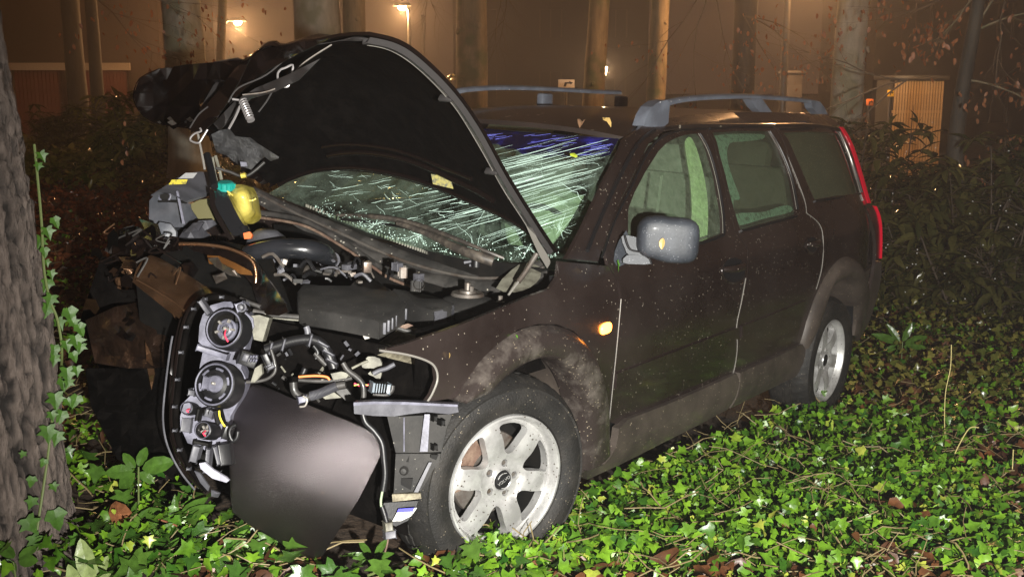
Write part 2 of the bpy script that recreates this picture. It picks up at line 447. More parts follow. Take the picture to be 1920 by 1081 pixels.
# dead leaves between the ivy
parts = []
for tm, n in ((CURL, 7500), (OVAL, 6500)):
    x, y = cover(n, 2.9, 13, 1.7); m_ = len(x)
    k = vnoise(x, y, 1.6, 1) - .17*np.clip(x-.4, 0, 2.2) < -.0; x, y = x[k], y[k]; m_ = len(x)
    parts.append(scatter('t', tm, np.stack([x, y, gzv(x, y)+.03+RNG.random(m_)*.11], 1), RNG.uniform(.04, .085, m_), RNG.uniform(0, 6.3, m_), RNG.normal(0, .5, m_), RNG.normal(0, .6, m_), m_brown))
tag(join_scatter(parts, 'fallen_leaves', m_brown), 'brown dead leaves lying in gaps of the ivy', 'dead leaves', kind='stuff')
# ivy stems
vs, fs = [], []
x, y = cover(2600, 2.9, 10, 1.9)
for i in range(len(x)):
    a = random.uniform(0, 6.3); L = random.uniform(.08, .3); p = Vector((x[i], y[i], gz(x[i], y[i])+random.uniform(.04, .15))); pts = [p]
    for k in range(4):
        a += random.uniform(-.6, .6); p = p + Vector((math.cos(a)*L/4, math.sin(a)*L/4, random.uniform(-.01, .035))); pts.append(p)
    tube_geo(pts, random.uniform(.0012, .0028), 4, vs, fs, False)
tag(mesh('ivy_stems', vs, fs, mat('ivy_stem', (.17, .13, .06), .6)), 'thin pale ivy runners creeping through the ground cover', 'ivy stems', kind='stuff')
# wet brown leaf litter behind the car on the left, and low mixed cover beyond it
def lit(x, y): return (y > 9) & (x < 2)
parts = []
for tm, n in ((CURL, 11000), (OVAL, 7000)):
    x, y = cover(n, 8, 19, 1.1, keep=lambda x, y: (x < 3)); m_ = len(x)
    parts.append(scatter('t', tm, np.stack([x, y, gzv(x, y)+.02+RNG.random(m_)*.05], 1), RNG.uniform(.05, .10, m_), RNG.uniform(0, 6.3, m_), RNG.normal(0, .45, m_), RNG.normal(0, .5, m_), m_brown))
m_lit = leaf_mat('litter_leaf', (.07, .022, .011), (.26, .085, .035), .25, .1)
tag(join_scatter(parts, 'leaf_litter', m_lit), 'wet red-brown leaf litter spread behind the tree and the car', 'leaf litter', kind='stuff')
m_low = leaf_mat('low_cover_leaf', (.05, .07, .012), (.22, .19, .045), .25, .2)
parts = []
for tm, n in ((IVY3, 9000), (LANCE, 7000)):
    x, y = cover(n, 15.5, 27, 1.05, keep=lambda x, y: (x < 4)); m_ = len(x)
    parts.append(scatter('t', tm, np.stack([x, y, gzv(x, y)+.05+RNG.random(m_)*.22], 1), RNG.uniform(.09, .17, m_), RNG.uniform(0, 6.3, m_), RNG.normal(.2, .5, m_), RNG.normal(0, .5, m_), m_low))
tag(join_scatter(parts, 'low_ground_cover', m_low), 'yellow-green low ground cover in front of the garages', 'ground cover', kind='stuff')

x, y = cover(15000, 5.5, 14, 1.2, keep=lambda x, y: (x > 1.9) & (x > y*.18)); m_ = len(x)
o = scatter('mixed_ground_cover', IVY2, np.stack([x, y, gzv(x, y)+.05+RNG.random(m_)*.20], 1), RNG.uniform(.03, .062, m_), RNG.uniform(0, 6.3, m_), RNG.normal(.0, .6, m_), RNG.normal(0, .6, m_), m_low); tag(o, 'dim olive ground cover fading out before the shrubs on the right', 'ground cover', kind='stuff')
# ================================================================ TREES
def bark_mat(name, c1, c2, scale=6, bump=.6, stretch=.25, moss=None):
    m = bpy.data.materials.new(name); m.use_nodes = True; g = N(m); p = g.n['Principled BSDF']
    tc = g.new('ShaderNodeTexCoord'); mp = g.new('ShaderNodeMapping'); mp.inputs['Scale'].default_value = (1, 1, stretch)
    g.l(tc.outputs['Object'], mp.inputs[0])
    t = g.new('ShaderNodeTexNoise'); g.set(t, Scale=float(scale), Detail=9., Roughness=.7); g.l(mp.outputs[0], t.inputs['Vector'])
    r = g.new('ShaderNodeValToRGB'); r.color_ramp.elements[0].position = .32; r.color_ramp.elements[1].position = .68
    r.color_ramp.elements[0].color = c4(c1); r.color_ramp.elements[1].color = c4(c2); g.l(t.outputs['Fac'], r.inputs['Fac']); out = r.outputs[0]
    if moss:
        t2 = g.new('ShaderNodeTexNoise'); g.set(t2, Scale=2.2, Detail=5.); g.l(tc.outputs['Object'], t2.inputs['Vector'])
        rr = g.new('ShaderNodeValToRGB'); rr.color_ramp.elements[0].position = .5; rr.color_ramp.elements[1].position = .62; g.l(t2.outputs['Fac'], rr.inputs['Fac'])
        mx = g.new('ShaderNodeMix', data_type='RGBA'); g.l(rr.outputs[0], mx.inputs[0]); g.l(out, mx.inputs[6]); mx.inputs[7].default_value = c4(moss); out = mx.outputs[2]
    g.l(out, p.inputs['Base Color']); p.inputs['Roughness'].default_value = .75
    b = g.new('ShaderNodeBump'); g.set(b, Strength=bump, Distance=.03); g.l(t.outputs['Fac'], b.inputs['Height']); g.l(b.outputs[0], p.inputs['Normal'])
    MATS[name] = m; return m
m_oak = bark_mat('rough_bark', (.065, .047, .038), (.215, .17, .145), 34, 1.0, .4)
m_smooth = bark_mat('beech_bark', (.26, .245, .19), (.50, .475, .39), 5, .3, .3, moss=(.26, .26, .17))
m_dark = bark_mat('dark_bark', (.02, .016, .012), (.055, .045, .032), 8, .6, .2)
m_brbk = bark_mat('brown_bark', (.10, .075, .045), (.24, .19, .11), 8, .5, .2, moss=(.08, .09, .035))

def limbs(vs, fs, base, direc, L, r, depth, seg=5, droop=0., ends=None):
    pts = [Vector(base)]; d = Vector(direc).normalized(); n = 6
    for k in range(n):
        d = (d + Vector((random.uniform(-.22, .22), random.uniform(-.22, .22), random.uniform(-.15, .15)-droop))).normalized()
        pts.append(pts[-1] + d*(L/n))
    tube_geo(pts, [r*(1-.8*k/n) for k in range(n+1)], seg, vs, fs, False)
    if ends is not None and depth == 0: ends += pts[2:]
    if depth > 0:
        for k in range(2, n+1):
            for q_ in range(2 if k > 3 else 1):
                nd = (d + Vector((random.uniform(-1, 1), random.uniform(-1, 1), random.uniform(-.5, .6)))).normalized()
                limbs(vs, fs, pts[k], nd, L*random.uniform(.35, .6), r*.4*(1-.5*k/n), depth-1, max(3, seg-1), droop, ends)
def tree(label, px0, px1, D, m, h=9.5, lean_top=0., group='tree trunks in the fog behind the car', flare=.35, knots=3, name='beech_tree', limbn=5, py=120):
    a, b = wd(px0, py, D), wd(px1, py, D); r = (b-a).length/2; cx = (a.x+b.x)/2; z0 = gz(cx, D)-.15
    root = empty(name, (cx, D, z0), label, 'tree', group)
    vs, fs = [], []; seg = 20; rows = 26; ph = random.uniform(0, 6)
    for i in range(rows+1):
        t = i/rows; z = h*t**1.3; rr = r*(1 + flare*math.exp(-z*2.2) - .28*t); off = lean_top*(z/3.2)
        wob = .06*math.sin(z*.9+ph)*r*1.5
        for k in range(seg):
            an = 2*math.pi*k/seg; q_ = rr*(1 + .04*math.sin(3*an+ph) + .05*fbm((math.cos(an), math.sin(an), z*.6+ph), 1.7) + .12*math.exp(-z*3)*math.cos(5*an+ph))
            vs.append((q_*math.cos(an)+off+wob, q_*math.sin(an), z))
    for i in range(rows):
        for k in range(seg): fs.append((i*seg+k, i*seg+(k+1) % seg, (i+1)*seg+(k+1) % seg, (i+1)*seg+k))
    for kk in range(knots):   # branch scars
        an = random.uniform(-2.6, -.5); z = random.uniform(2.0, 4.5); c_ = Vector((r*.93*math.cos(an)+lean_top*z/3.2, r*.93*math.sin(an), z))
        M = frame_to((math.cos(an), math.sin(an), .3)); sv = len(vs)
        for rr2, hh in ((r*.22, 0), (r*.16, .03), (r*.06, .015)):
            for k in range(8): vs.append(M @ Vector((rr2*math.cos(k*.785), rr2*math.sin(k*.785), hh)) + c_)
        for i in range(2):
            for k in range(8): fs.append((sv+i*8+k, sv+i*8+(k+1) % 8, sv+i*8+8+(k+1) % 8, sv+i*8+8+k))
        fs.append(tuple(sv+16+k for k in range(8)))
    mesh('trunk', vs, fs, m, root, True)
    vs, fs = [], []
    for k in range(limbn):
        z = random.uniform(5., h-.5); an = random.uniform(0, 6.28)
        limbs(vs, fs, (lean_top*z/3.2, 0, z), (math.cos(an), math.sin(an), .55), random.uniform(1.8, 3.2), r*.32, 2)
    limbs(vs, fs, (lean_top*h/3.2, 0, h-.1), (0, 0, 1), 1.4, r*.5, 1)
    mesh('crown', vs, fs, m, root, True)
    return root
tree('pale smooth beech trunk rising behind the folded bonnet corner, its base in view', 300, 380, 16.5, m_smooth, knots=2, py=60)
tree('broad pale trunk with dark bark patches directly above the open bonnet', 543, 640, 17.5, m_smooth, knots=4, py=40)
tree('darker trunk standing close behind the broad pale trunk above the bonnet', 640, 688, 20, m_brbk, py=40, knots=1)
tree('greenish trunk behind the far roof rail, left of the small parking sign', 846, 912, 22, m_brbk, lean_top=.05, py=100)
tree('trunk just right of the small parking sign', 1086, 1130, 22, m_brbk, lean_top=.12, py=100)
tree('leaning trunk behind the windscreen with coppery twigs on its right', 1203, 1243, 19, m_brbk, lean_top=.10, py=100)
tree('narrow black trunk silhouetted above the near roof rail', 1366, 1414, 15, m_dark, lean_top=0.04, py=100)
tree('thick trunk with pale base right behind the tail end of the car', 1560, 1625, 15.5, m_smooth, lean_top=.02, py=100)
tree('dark trunk in front of the red garage doors, left one of two', 122, 160, 26, m_dark, py=120, knots=0)
tree('dark trunk in front of the red garage doors, right one of two', 165, 190, 24, m_dark, py=120, knots=0)
tree('thin dim trunk between the two left street lamps', 390, 408, 26, m_brbk, py=80, knots=0, lean_top=.25)

# leaning sapling in the shrubs on the right
def lean_tree():
    root = empty('sapling', wd(1800, 300, 9.5), 'thin leaning forked tree rising out of the shrubs on the right', 'tree'); o0 = Vector(root.location)
    pts = [wd(1785, 420, 9.5), wd(1790, 330, 9.5), wd(1793, 250, 9.5), wd(1808, 150, 9.5), wd(1825, 60, 9.4), wd(1840, -30, 9.3), wd(1860, -160, 9.2), wd(1868, -400, 9.0)]
    tube('trunk', [p-o0 for p in pts], [.085, .078, .07, .062, .058, .05, .04, .02], m_dark, root, 12, 4)
    ends = []
    for k in range(7):
        vs, fs = [], []; p = pts[random.choice([3, 4, 5, 6])]-o0; limbs(vs, fs, p, (random.uniform(-1, 1), random.uniform(-.6, .2), random.uniform(-.3, .8)), random.uniform(.5, 1.), .014, 1, 4, .05, ends)
        mesh('branch', vs, fs, m_brbk, root, True)
    P = np.array([tuple(random.choice(ends)+Vector((random.gauss(0, .06), random.gauss(0, .06), random.gauss(0, .06)))) for _ in range(520)])
    n = len(P); scatter('leaves', OVAL, P, RNG.uniform(.035, .07, n), RNG.uniform(0, 6.3, n), RNG.normal(-1.0, .5, n), RNG.normal(0, .6, n), m_beech, root)['kind'] = 'stuff'
lean_tree()

# bare twigs with coppery leaves or wet beads
def branch_spray(label, start, dirs, L, D, leaves, m_leaf, n_leaf, size=(.04, .09), droop=.0, cat='branch', r=.012, depth=2):
    root = empty('hanging_branch', wd(*start, D), label, cat)
    vs, fs, ends = [], [], []
    for d in dirs: limbs(vs, fs, (0, 0, 0), d, L, r, depth, 4, droop, ends)
    mesh('twigs', vs, fs, m_twig, root, True)
    if n_leaf:
        P = np.array([tuple(random.choice(ends)+Vector((random.gauss(0, .05), random.gauss(0, .05), random.gauss(0, .05)))) for _ in range(n_leaf)])
        scatter('leaves', leaves, P, RNG.uniform(size[0], size[1], n_leaf), RNG.uniform(0, 6.3, n_leaf), RNG.normal(-1.2, .5, n_leaf), RNG.normal(0, .6, n_leaf), m_leaf, root)['kind'] = 'stuff'
    return root
branch_spray('leafy branch reaching in from the top left corner', (20, -60), [(1, 0, -.35), (1, .2, -.1)], 1.5, 9, OVAL, m_beech, 170, (.03, .055), .03)
branch_spray('bare hanging twigs above the far roof rail', (955, -60), [(-.2, 0, -1), (.15, 0, -1)], 1.0, 14, OVAL, m_twig, 0, droop=.05, r=.010)
branch_spray('drooping bare branch beside the second street lamp', (800, -70), [(0, 0, -1), (.3, 0, -.8)], .8, 14, OVAL, m_twig, 0, droop=.05, r=.009)
branch_spray('coppery beech twigs between the leaning trunk and the black trunk', (1330, -40), [(-.6, 0, -.9), (-.1, 0, -1), (.4, 0, -.6)], 1.7, 13, OVAL, m_beech, 260, (.03, .055), .05)
branch_spray('wet bare branches spreading right of the black trunk', (1395, 30), [(1, 0, -.5), (1, .1, -.1), (.8, 0, -1)], 1.3, 14, LANCE, m_beech, 50, (.03, .06), .04)
branch_spray('coppery leaf spray above the rear roof corner', (1700, 150), [(-1, 0, .1), (-1, -.2, -.35), (-.7, 0, -.5)], 1.3, 11, OVAL, m_beech, 320, (.03, .06), .02)
branch_spray('reddish leaves hanging in the top right corner', (1925, -70), [(-.6, 0, -1), (-.1, 0, -1), (-1, 0, -.5)], 1.2, 9.5, OVAL, m_beech, 200, (.03, .06), .03)

m_dtwig = mat('dark_twig', (.06, .042, .028), .7); m_drop = mat('water_drop_glint', (.8, .8, .78), .1, coat=1.)  # white beads: the drops' wet glint is put into their colour
# ---- shrubs
def shrub(label, px, py_top, D, w, leaves, m_leaf, n, size, name='shrub', cat='shrub', group=None, up=.6, hmin=.15):
    top = wd(px, py_top, D); z0 = gz(top.x, D); H = top.z - z0
    root = empty(name, (top.x, D, z0), label, cat, group)
    vs, fs, ends = [], [], []
    for k in range(14):
        a = random.uniform(0, 6.28); rr = random.uniform(.1, 1)*w*.5
        tip = Vector((rr*math.cos(a), rr*math.sin(a)*.8, H*random.uniform(.45, 1.)*(1-.35*(rr/(w*.5))**2))); b = Vector((tip.x*.3, tip.y*.3, 0))
        pts = cat_rom([b, b.lerp(tip, .5)+Vector((random.gauss(0, .08), random.gauss(0, .08), .05)), tip], 4)
        tube_geo(pts, [.014*(1-.7*i/len(pts)) for i in range(len(pts))], 4, vs, fs, False)
        for p in pts[2:]:
            for q_ in range(2):
                d = Vector((random.gauss(0, 1), random.gauss(0, 1), random.gauss(.2, .6))).normalized()*random.uniform(.12, .4)*min(1, H)
                tube_geo([p, p+d*.5+Vector((0, 0, .02)), p+d], [.005, .004, .002], 3, vs, fs, False); ends += [p+d*.6, p+d, p+d]
    mesh('stems', vs, fs, m_dtwig, root, True)
    Q = [random.choice(ends)+Vector((random.gauss(0, .08), -abs(random.gauss(0, .1)), random.gauss(0, .07))) for _ in range(70)]; vd, fd = [], []
    for q_ in Q: box_geo(vd, fd, q_, .007, .007, .009, Matrix.Rotation(random.uniform(0, 3), 3, 'X') @ Matrix.Rotation(.7, 3, 'Y'))
    mesh('wet_drop_glints', vd, fd, m_drop, root)['kind'] = 'stuff'
    # whorls of leaves at twig ends
    P, Yw, Ti = [], [], []
    while len(P) < n:
        e = random.choice(ends) + Vector((random.gauss(0, .07), random.gauss(0, .07), random.gauss(0, .06)))
        y0 = random.uniform(0, 6.28); kq = random.randint(4, 8)
        for k in range(kq):
            P.append(tuple(e)); Yw.append(y0+k*6.28/kq+random.gauss(0, .2)); Ti.append(random.gauss(.1, .4))
    P = np.array(P); k = P[:, 2] > hmin*.3; P = P[k]; nn = len(P)
    scatter('foliage', leaves, P, RNG.uniform(size[0], size[1], nn), np.array(Yw)[k], np.array(Ti)[k], RNG.normal(0, .3, nn), m_leaf, root)['kind'] = 'stuff'
    return root
G = 'dark glossy evergreen shrubs behind the car'
for i, (px, py, D, w, n, lb) in enumerate([
    (1715, 190, 10.5, 2.7, 2300, 'evergreen shrub right behind the tail lamp, in front of the yellow slatted door'),
    (1880, 205, 9.0, 2.0, 1600, 'tall evergreen shrub at the right edge, right of the leaning sapling'),
    (1790, 310, 9.4, 1.8, 1500, 'lower glossy shrub below the leaning sapling, dotted with wet glints'),
    (1690, 330, 9.6, 1.5, 1100, 'low shrub hugging the rear corner of the car'),
    (1930, 400, 8.8, 1.6, 1000, 'low shrub with broad leaves at the right edge, foremost of its row')]):
    shrub(lb, px, py, D, w, LANCE, m_shrub, n, (.12, .22), 'evergreen_shrub', 'shrub', G)
shrub('broad bush beside the pale trunk, left of the folded bonnet', 265, 175, 19, 2.6, LANCE, m_low, 2200, (.16, .30), 'bush', 'bush')
shrub('low dark bush in front of the red garage doors', 120, 205, 23, 2.6, LANCE, m_shrub, 900, (.14, .26), 'bush', 'bush')
shrub('far bush lit yellow-green beside the open bonnet edge', 835, 125, 27, 1.6, LANCE, m_low, 500, (.14, .26), 'bush', 'bush')

# ================================================================ STREET LAMPS
SOD = (1.0, .50, .20)
m_post = mat('lamp_post_metal', (.10, .095, .09), .5, .6); m_glow = mat('lamp_glow', (1, .8, .5), .5, emit=((1, .60, .28), 110))
def street_lamp(label, px, py, D, power, side=1, pole_px=None):
    h = wd(px, py, D); ppx = pole_px if pole_px else px-side*30
    b = wd(ppx, py, D); z0 = gz(b.x, D)
    root = empty('street_lamp', (b.x, D, z0), label, 'street lamp', 'street lamps glowing in the fog')
    H = h.z-z0; dx = h.x-b.x
    tube('pole', [(0, 0, 0), (0, 0, H*.5), (0, 0, H-.02)], [.075, .06, .045], m_post, root, 10, 2)
    s = 1 if dx >= 0 else -1
    tube('arm', [(0, 0, H-.10), (dx*.4, 0, H+.10), (dx-s*.12, 0, H+.12)], .03, m_post, root, 8, 4)
    bm = bmesh.new(); bmesh.ops.create_cube(bm, size=1)
    for v in bm.verts: v.co = Vector((v.co.x*(.50 if v.co.z < 0 else .34)+dx, v.co.y*(.26 if v.co.z < 0 else .16), v.co.z*.10+H+.13))
    bmesh.ops.bevel(bm, geom=bm.edges[:], offset=.02, segments=2, affect='EDGES'); from_bm('lamp_head', bm, m_post, root, True, 40)
    bm = bmesh.new(); bmesh.ops.create_uvsphere(bm, u_segments=14, v_segments=8, radius=1)
    for v in bm.verts: v.co = Vector((v.co.x*.11+dx, v.co.y*.09, v.co.z*.08+H+.06))
    from_bm('bulb', bm, m_glow, root, True)
    lamp('street_lamp_light', 'POINT', Vector((b.x+dx, D-.02, z0+H-.10)), power, SOD, .05)
street_lamp('street lamp left of the bonnet top, arm reaching right over its post', 446, 46, 30, 850, 1, 415)
street_lamp('street lamp above the bonnet, head left of its black post', 754, 18, 28, 640, -1, 767)
street_lamp('tall lamp on a thin leaning post above the near roof rail, head out of frame', 1530, -95, 17.5, 800, 1, 1481)
p = wd(793, 30, 36); z0 = gz(p.x, 36)
sp_ = empty('lamp_post', (p.x, 36, z0), 'thin unlit post right of the street lamp above the bonnet', 'post')
tube('pole', [(0, 0, 0), (0, 0, p.z-z0)], .05, m_post, sp_, 8); lathe('cap', [(.0, .06), (.06, .03), (.06, -.02), (0, -.02)], m_post, sp_, 10, c=(0, 0, p.z-z0))
# small lantern
p = wd(1133, 132, 30); z0 = gz(p.x, 30)
ln = empty('lantern', (p.x, 30, z0), 'small bright lantern on a post above the car roof', 'lantern')
tube('post', [(0, 0, 0), (0, 0, p.z-z0-.12)], .03, m_post, ln, 8)
lathe('lantern_glass', [(.05, -.12), (.09, .08), (.02, .10)], mat('lantern_glow', (1, .8, .6), .5, emit=((1, .66, .38), 45)), ln, 6, c=(0, 0, p.z-z0))
lathe('lantern_cap', [(.13, .09), (.10, .13), (.02, .20), (0, .2)], m_post, ln, 6, c=(0, 0, p.z-z0))
lamp('lantern_light', 'POINT', p+Vector((0, -.15, 0)), 160, (1, .6, .3), .05)

# ================================================================ BUILDINGS, SIGNS
m_brick = mat('dark_brick', (.03, .018, .013), .9, noise=(14, (.05, .027, .018)))
m_redd = mat('red_garage_paint', (.10, .022, .014), .6, noise=(3, (.14, .035, .02)))
m_white = mat('lintel_paint', (.34, .29, .24), .7)
def garage_block():
    D = 33; a = wd(-260, 100, D); b = wd(300, 100, D); z0 = gz(a.x, D); W = b.x-a.x
    root = empty('garage_building', (a.x, D, z0-.3), 'long dark brick garage building with red doors under white lintels on the left', 'garage')
    Ht = 5.2; fac_holes = []
    doors = [(-200, -60), (58, 158), (-40, 45)]; doors = [(-190, -110), (-90, -10), (10, 0)]
    ds = [(wd(p0, 100, D).x-a.x, wd(p1, 100, D).x-a.x) for p0, p1 in ((-230, -130), (-95, 0), (20, 124), (148, 240))]
    top = wd(60, 132, D).z-z0+.3
    out = densify([(0, 0), (W, 0), (W, Ht), (0, Ht)], .6)
    hs = [densify([(x0, .0+.02), (x1, .02), (x1, top), (x0, top)], .6) for x0, x1 in ds]
    V, T = cdt(out, hs, 0); solid('wall', [(x, 0, z) for x, z in V], T, m_brick, root, .3, nrm=(0, 1, 0), smooth=False)
    box('flat_roof', (W/2, 3.0, Ht+.1), (W+.4, 6.6, .2), m_white, root)
    box('side_wall', (W-.15, 3.2, Ht/2), (.3, 5.7, Ht), m_brick, root)
    for i, (x0, x1) in enumerate(ds):
        box('lintel', ((x0+x1)/2, -.03, top+.11), (x1-x0+.1, .12, .22), m_white, root)
        nb = 14; w = (x1-x0)/nb
        d = mesh('garage_door', *(lambda v, f: (box_geo(v, f, ((x0+x1)/2, .16, top/2), x1-x0, .03, top), (v, f))[1])([], []), m_redd, root)
        vs, fs = [], []; box_geo(vs, fs, (0, 0, 0), w-.02, .04, top-.02); me = None
        for k in range(nb):
            if me is None: o_ = mesh('board', vs, fs, m_redd, d); me = o_.data
            else: o_ = link(bpy.data.objects.new('board', me), d)
            o_.location = (x0+w*(k+.5), .12, top/2)
    for x in (ds[2][1]+.12, ds[3][0]-.12): box('door_pier', (x, -.03, top/2), (.16, .1, top), m_white, root)
garage_block()
def far_block(label, px0, px1, D, H, m, nwx=6, cat='building'):
    a, b = wd(px0, 100, D), wd(px1, 100, D); z0 = gz(a.x, D)-.3; W = b.x-a.x
    root = empty('apartment_building', (a.x, D, z0), label, cat)
    hs = []; nw = nwx; fl = int(H//2.9)
    for f_ in range(fl):
        for k in range(nw):
            xc = W*(k+.5)/nw; zc = 1.5+f_*2.9; hs.append((xc-.55, zc-.1, xc+.55, zc+1.2))
    V, T = cdt(densify([(0, 0), (W, 0), (W, H), (0, H)], 1.), [densify([(x0, y0), (x1, y0), (x1, y1), (x0, y1)], 1.) for x0, y0, x1, y1 in hs], 0)
    solid('wall', [(x, 0, z) for x, z in V], T, m, root, .3, nrm=(0, 1, 0), smooth=False)
    m_pane = mat('night_window', (.006, .006, .007), .7)
    for x0, y0, x1, y1 in hs:
        w_ = box('window', ((x0+x1)/2, .2, (y0+y1)/2), (x1-x0, .03, y1-y0), m_pane, root)
        vs, fs = [], []
        for q_ in ((x0+.03, y0, .06, y1-y0), (x1-.03, y0, .06, y1-y0), ((x0+x1)/2, y0, .05, y1-y0)): box_geo(vs, fs, (q_[0], .16, q_[1]+q_[3]/2), q_[2], .05, q_[3])
        mesh('window_frame', vs, fs, m_dtwig, w_)
    box('roof', (W/2, 3.5, H+.12), (W+.5, 7.4, .24), mat('roof_felt', (.03, .03, .03), .9), root)
    for x in (.15, W-.15): box('side_wall', (x, 3.6, H/2), (.3, 6.6, H), m, root)
far_block('tall dark apartment building in the fog behind the roof of the car', 850, 1215, 52.5, 10.5, mat('grey_render', (.022, .022, .026), .9, noise=(2, (.03, .028, .03))), 3)
far_block('dark building behind the shrubs on the right', 1640, 2100, 39, 9.5, mat('brown_render', (.02, .014, .011), .9, noise=(2, (.028, .02, .014))), 3)
# slatted yellow door / shed on the right
def slatted():
    D = 22; a, b = wd(1678, 150, D), wd(1771, 150, D); bot = wd(1700, 260, D).z; top = a.z; z0 = gz(a.x, D)
    root = empty('slatted_shed', ((a.x+b.x)/2, D, z0), 'small lit shed with a pale yellow vertically slatted front in the shrubs on the right', 'shed')
    W = b.x-a.x; H = top-z0; m_y = mat('yellow_slat_paint', (.62, .42, .20), .55, noise=(5, (.45, .30, .15)))
    bk = box('back_panel', (0, .12, H/2), (W, .03, H), mat('shed_dark', (.02, .014, .01), .8), root)
    n = 18; w = W/n; vs, fs = [], []; box_geo(vs, fs, (0, 0, 0), w*.68, .03, H-.04); me = None
    for k in range(n):
        if me is None: o_ = mesh('slat', vs, fs, m_y, root); me = o_.data
        else: o_ = link(bpy.data.objects.new('slat', me), root)
        o_.location = (-W/2+w*(k+.5), 0, H/2)
    for zz in (.25, .75): box('cross_rail', (0, .05, H*zz), (W, .04, .06), m_y, root)
    box('roof', (0, .5, H+.05), (W+.12, 1.3, .09), m_post, root, bevel=.02)
    for s in (-1, 1): box('side_panel', (s*(W/2+.02), .55, H/2), (.04, .8, H), m_post, root)
slatted()
lamp('added_shed_fill', 'POINT', wd(1725, 138, 21.2), 9, (1, .62, .30), .06)  # added fill light in front of the slats, no lamp fixture here
def small_sign(label, px, py, w, h, D, m, mark=None, z_post=True, m2=None):
    c_ = wd(px, py, D); z0 = gz(c_.x, D); s = D/F
    root = empty('sign', (c_.x, D, z0), label, 'sign'); zz = c_.z-z0
    box('sign_plate', (0, 0, zz), (w*s, .02, h*s), m, root, bevel=.004)
    tube('post', [(0, .04, 0), (0, .04, zz+h*s*.3)], .025, m_post, root, 8)
    if mark:
        V, T = cdt([Vector(q_) for q_ in mark], (), 0)
        solid('symbol', [(x*w*s*.5, -.014, zz+y*h*s*.5) for x, y in V], T, m2, root, .003, nrm=(0, 1, 0), smooth=False)
m_blk = mat('sign_black', (.01, .01, .01), .6)
ARW = [(-.35, -.7), (-.05, -.7), (.05, .0), (.5, .0), (.5, -.25), (.8, .25), (.3, .65), (.35, .35), (-.2, .35)]
small_sign('small white sign with a dark curved symbol above the car roof', 1062, 157, 30, 15, 21, mat('sign_white', (.78, .70, .58), .5), ARW, m2=m_blk)
small_sign('small yellow hydrant sign left of the slatted shed', 1670, 175, 12, 12, 19, mat('sign_yellow', (.8, .5, .03), .5), ARW, m2=m_blk)
small_sign('small orange sign at the thick trunk, left of the yellow one', 1631, 192, 13, 12, 18, mat('sign_orange', (.85, .22, .04), .5), ARW, m2=m_blk)
# dark box on the thin lamp post, parked-van shape behind the shed
c_ = wd(1484, 170, 19); z0 = gz(c_.x, 19)
bx = empty('post_box', (c_.x, 19, z0), 'dark metal cabinet standing at the thin leaning lamp post', 'cabinet')
top = wd(1484, 139, 19).z-z0; box('cabinet_body', (0, 0, top/2), (.30, .3, top), mat('cabinet_grey', (.018, .016, .016), .5), bx, bevel=.02)
box('cabinet_lid', (0, 0, top+.03), (.42, .36, .05), m_post, bx, bevel=.01); box('cabinet_door', (0, -.16, top*.5), (.28, .015, top*.85), mat('cabinet_door_grey', (.03, .027, .025), .5), bx, bevel=.004)
# street asphalt beyond the wood
vs = [(-60, 28.5, gz(-7, 20)+.05), (60, 28.5, gz(7, 20)+.05), (60, 32.5, gz(7, 20)+.05), (-60, 32.5, gz(-7, 20)+.05)]
tag(mesh('road', vs, [(0, 1, 2, 3)], mat('asphalt', (.05, .048, .045), .6, bump=(60, .4, .01))), 'dark asphalt street beyond the trees', kind='structure')
# ================================================================ THE WRECKED CAR (all coordinates in its own frame)
car = bpy.data.objects.new('crashed_car', None); link(car); car.matrix_world = CAR
tag(car, 'dark brown estate car with smashed front and buckled open bonnet against the tree', 'car')
m_paint = mat('brown_metallic_paint', (.019, .0128, .0115), .30, metal=.35, coat=1., noise=(1.6, (.046, .035, .032), .42, .74), bump=(330, .18, .002), speck=(85, .19, (.34, .30, .24), .16), rvar=.10)
m_clad = mat('dull_cladding', (.036, .029, .025), .5, metal=.15, coat=.25, noise=(5, (.085, .068, .056), .35, .7), speck=(95, .2, (.30, .25, .18), .14), bump=(200, .15, .003))
m_flare = mat('dirty_flare', (.030, .023, .021), .36, metal=.1, coat=.4, noise=(9, (.125, .108, .095), .50, .74), speck=(130, .22, (.3, .25, .18), .2), bump=(160, .3, .004))
m_black = mat('black_plastic', (.007, .007, .008), .42, bump=(90, .15, .003))
m_gloss = mat('black_gloss_paint', (.007, .0045, .004), .20, coat=.6, metal=.2)
m_liner = mat('bonnet_liner', (.0018, .0015, .0014), .95, spec=.04, bump=(24, .6, .01), noise=(16, (.0050, .0042, .0038), .45, .7))
m_grey = mat('grey_plastic', (.055, .055, .065), .5, noise=(12, (.11, .11, .125), .4, .65), bump=(60, .2, .003))
m_lgrey = mat('headlamp_plastic', (.085, .085, .11), .5, noise=(22, (.16, .16, .205), .4, .62), bump=(50, .3, .003))
m_rail = mat('rail_plastic', (.085, .094, .115), .38, coat=.3, noise=(9, (.13, .145, .175), .4, .6), speck=(50, .2, (.5, .5, .5), .1))
m_mirror = mat('mirror_plastic', (.019, .023, .030), .55, coat=.05, bump=(120, .2, .003), speck=(200, .22, (.22, .23, .25), .2), noise=(6, (.05, .057, .07), .45, .72))
m_rub = mat('tyre_rubber', (.010, .0095, .009), .62, spec=.35, noise=(9, (.028, .025, .022), .45, .72), bump=(130, .6, .004), speck=(160, .2, (.2, .17, .12), .12))
m_alloy = mat('alloy_silver', (.38, .375, .37), .40, metal=.6, noise=(9, (.62, .62, .61), .38, .62), speck=(90, .2, (.10, .08, .06), .35), bump=(140, .15, .002))
m_steel = mat('dull_steel', (.22, .20, .18), .45, metal=.7, noise=(14, (.10, .06, .04), .45, .7))
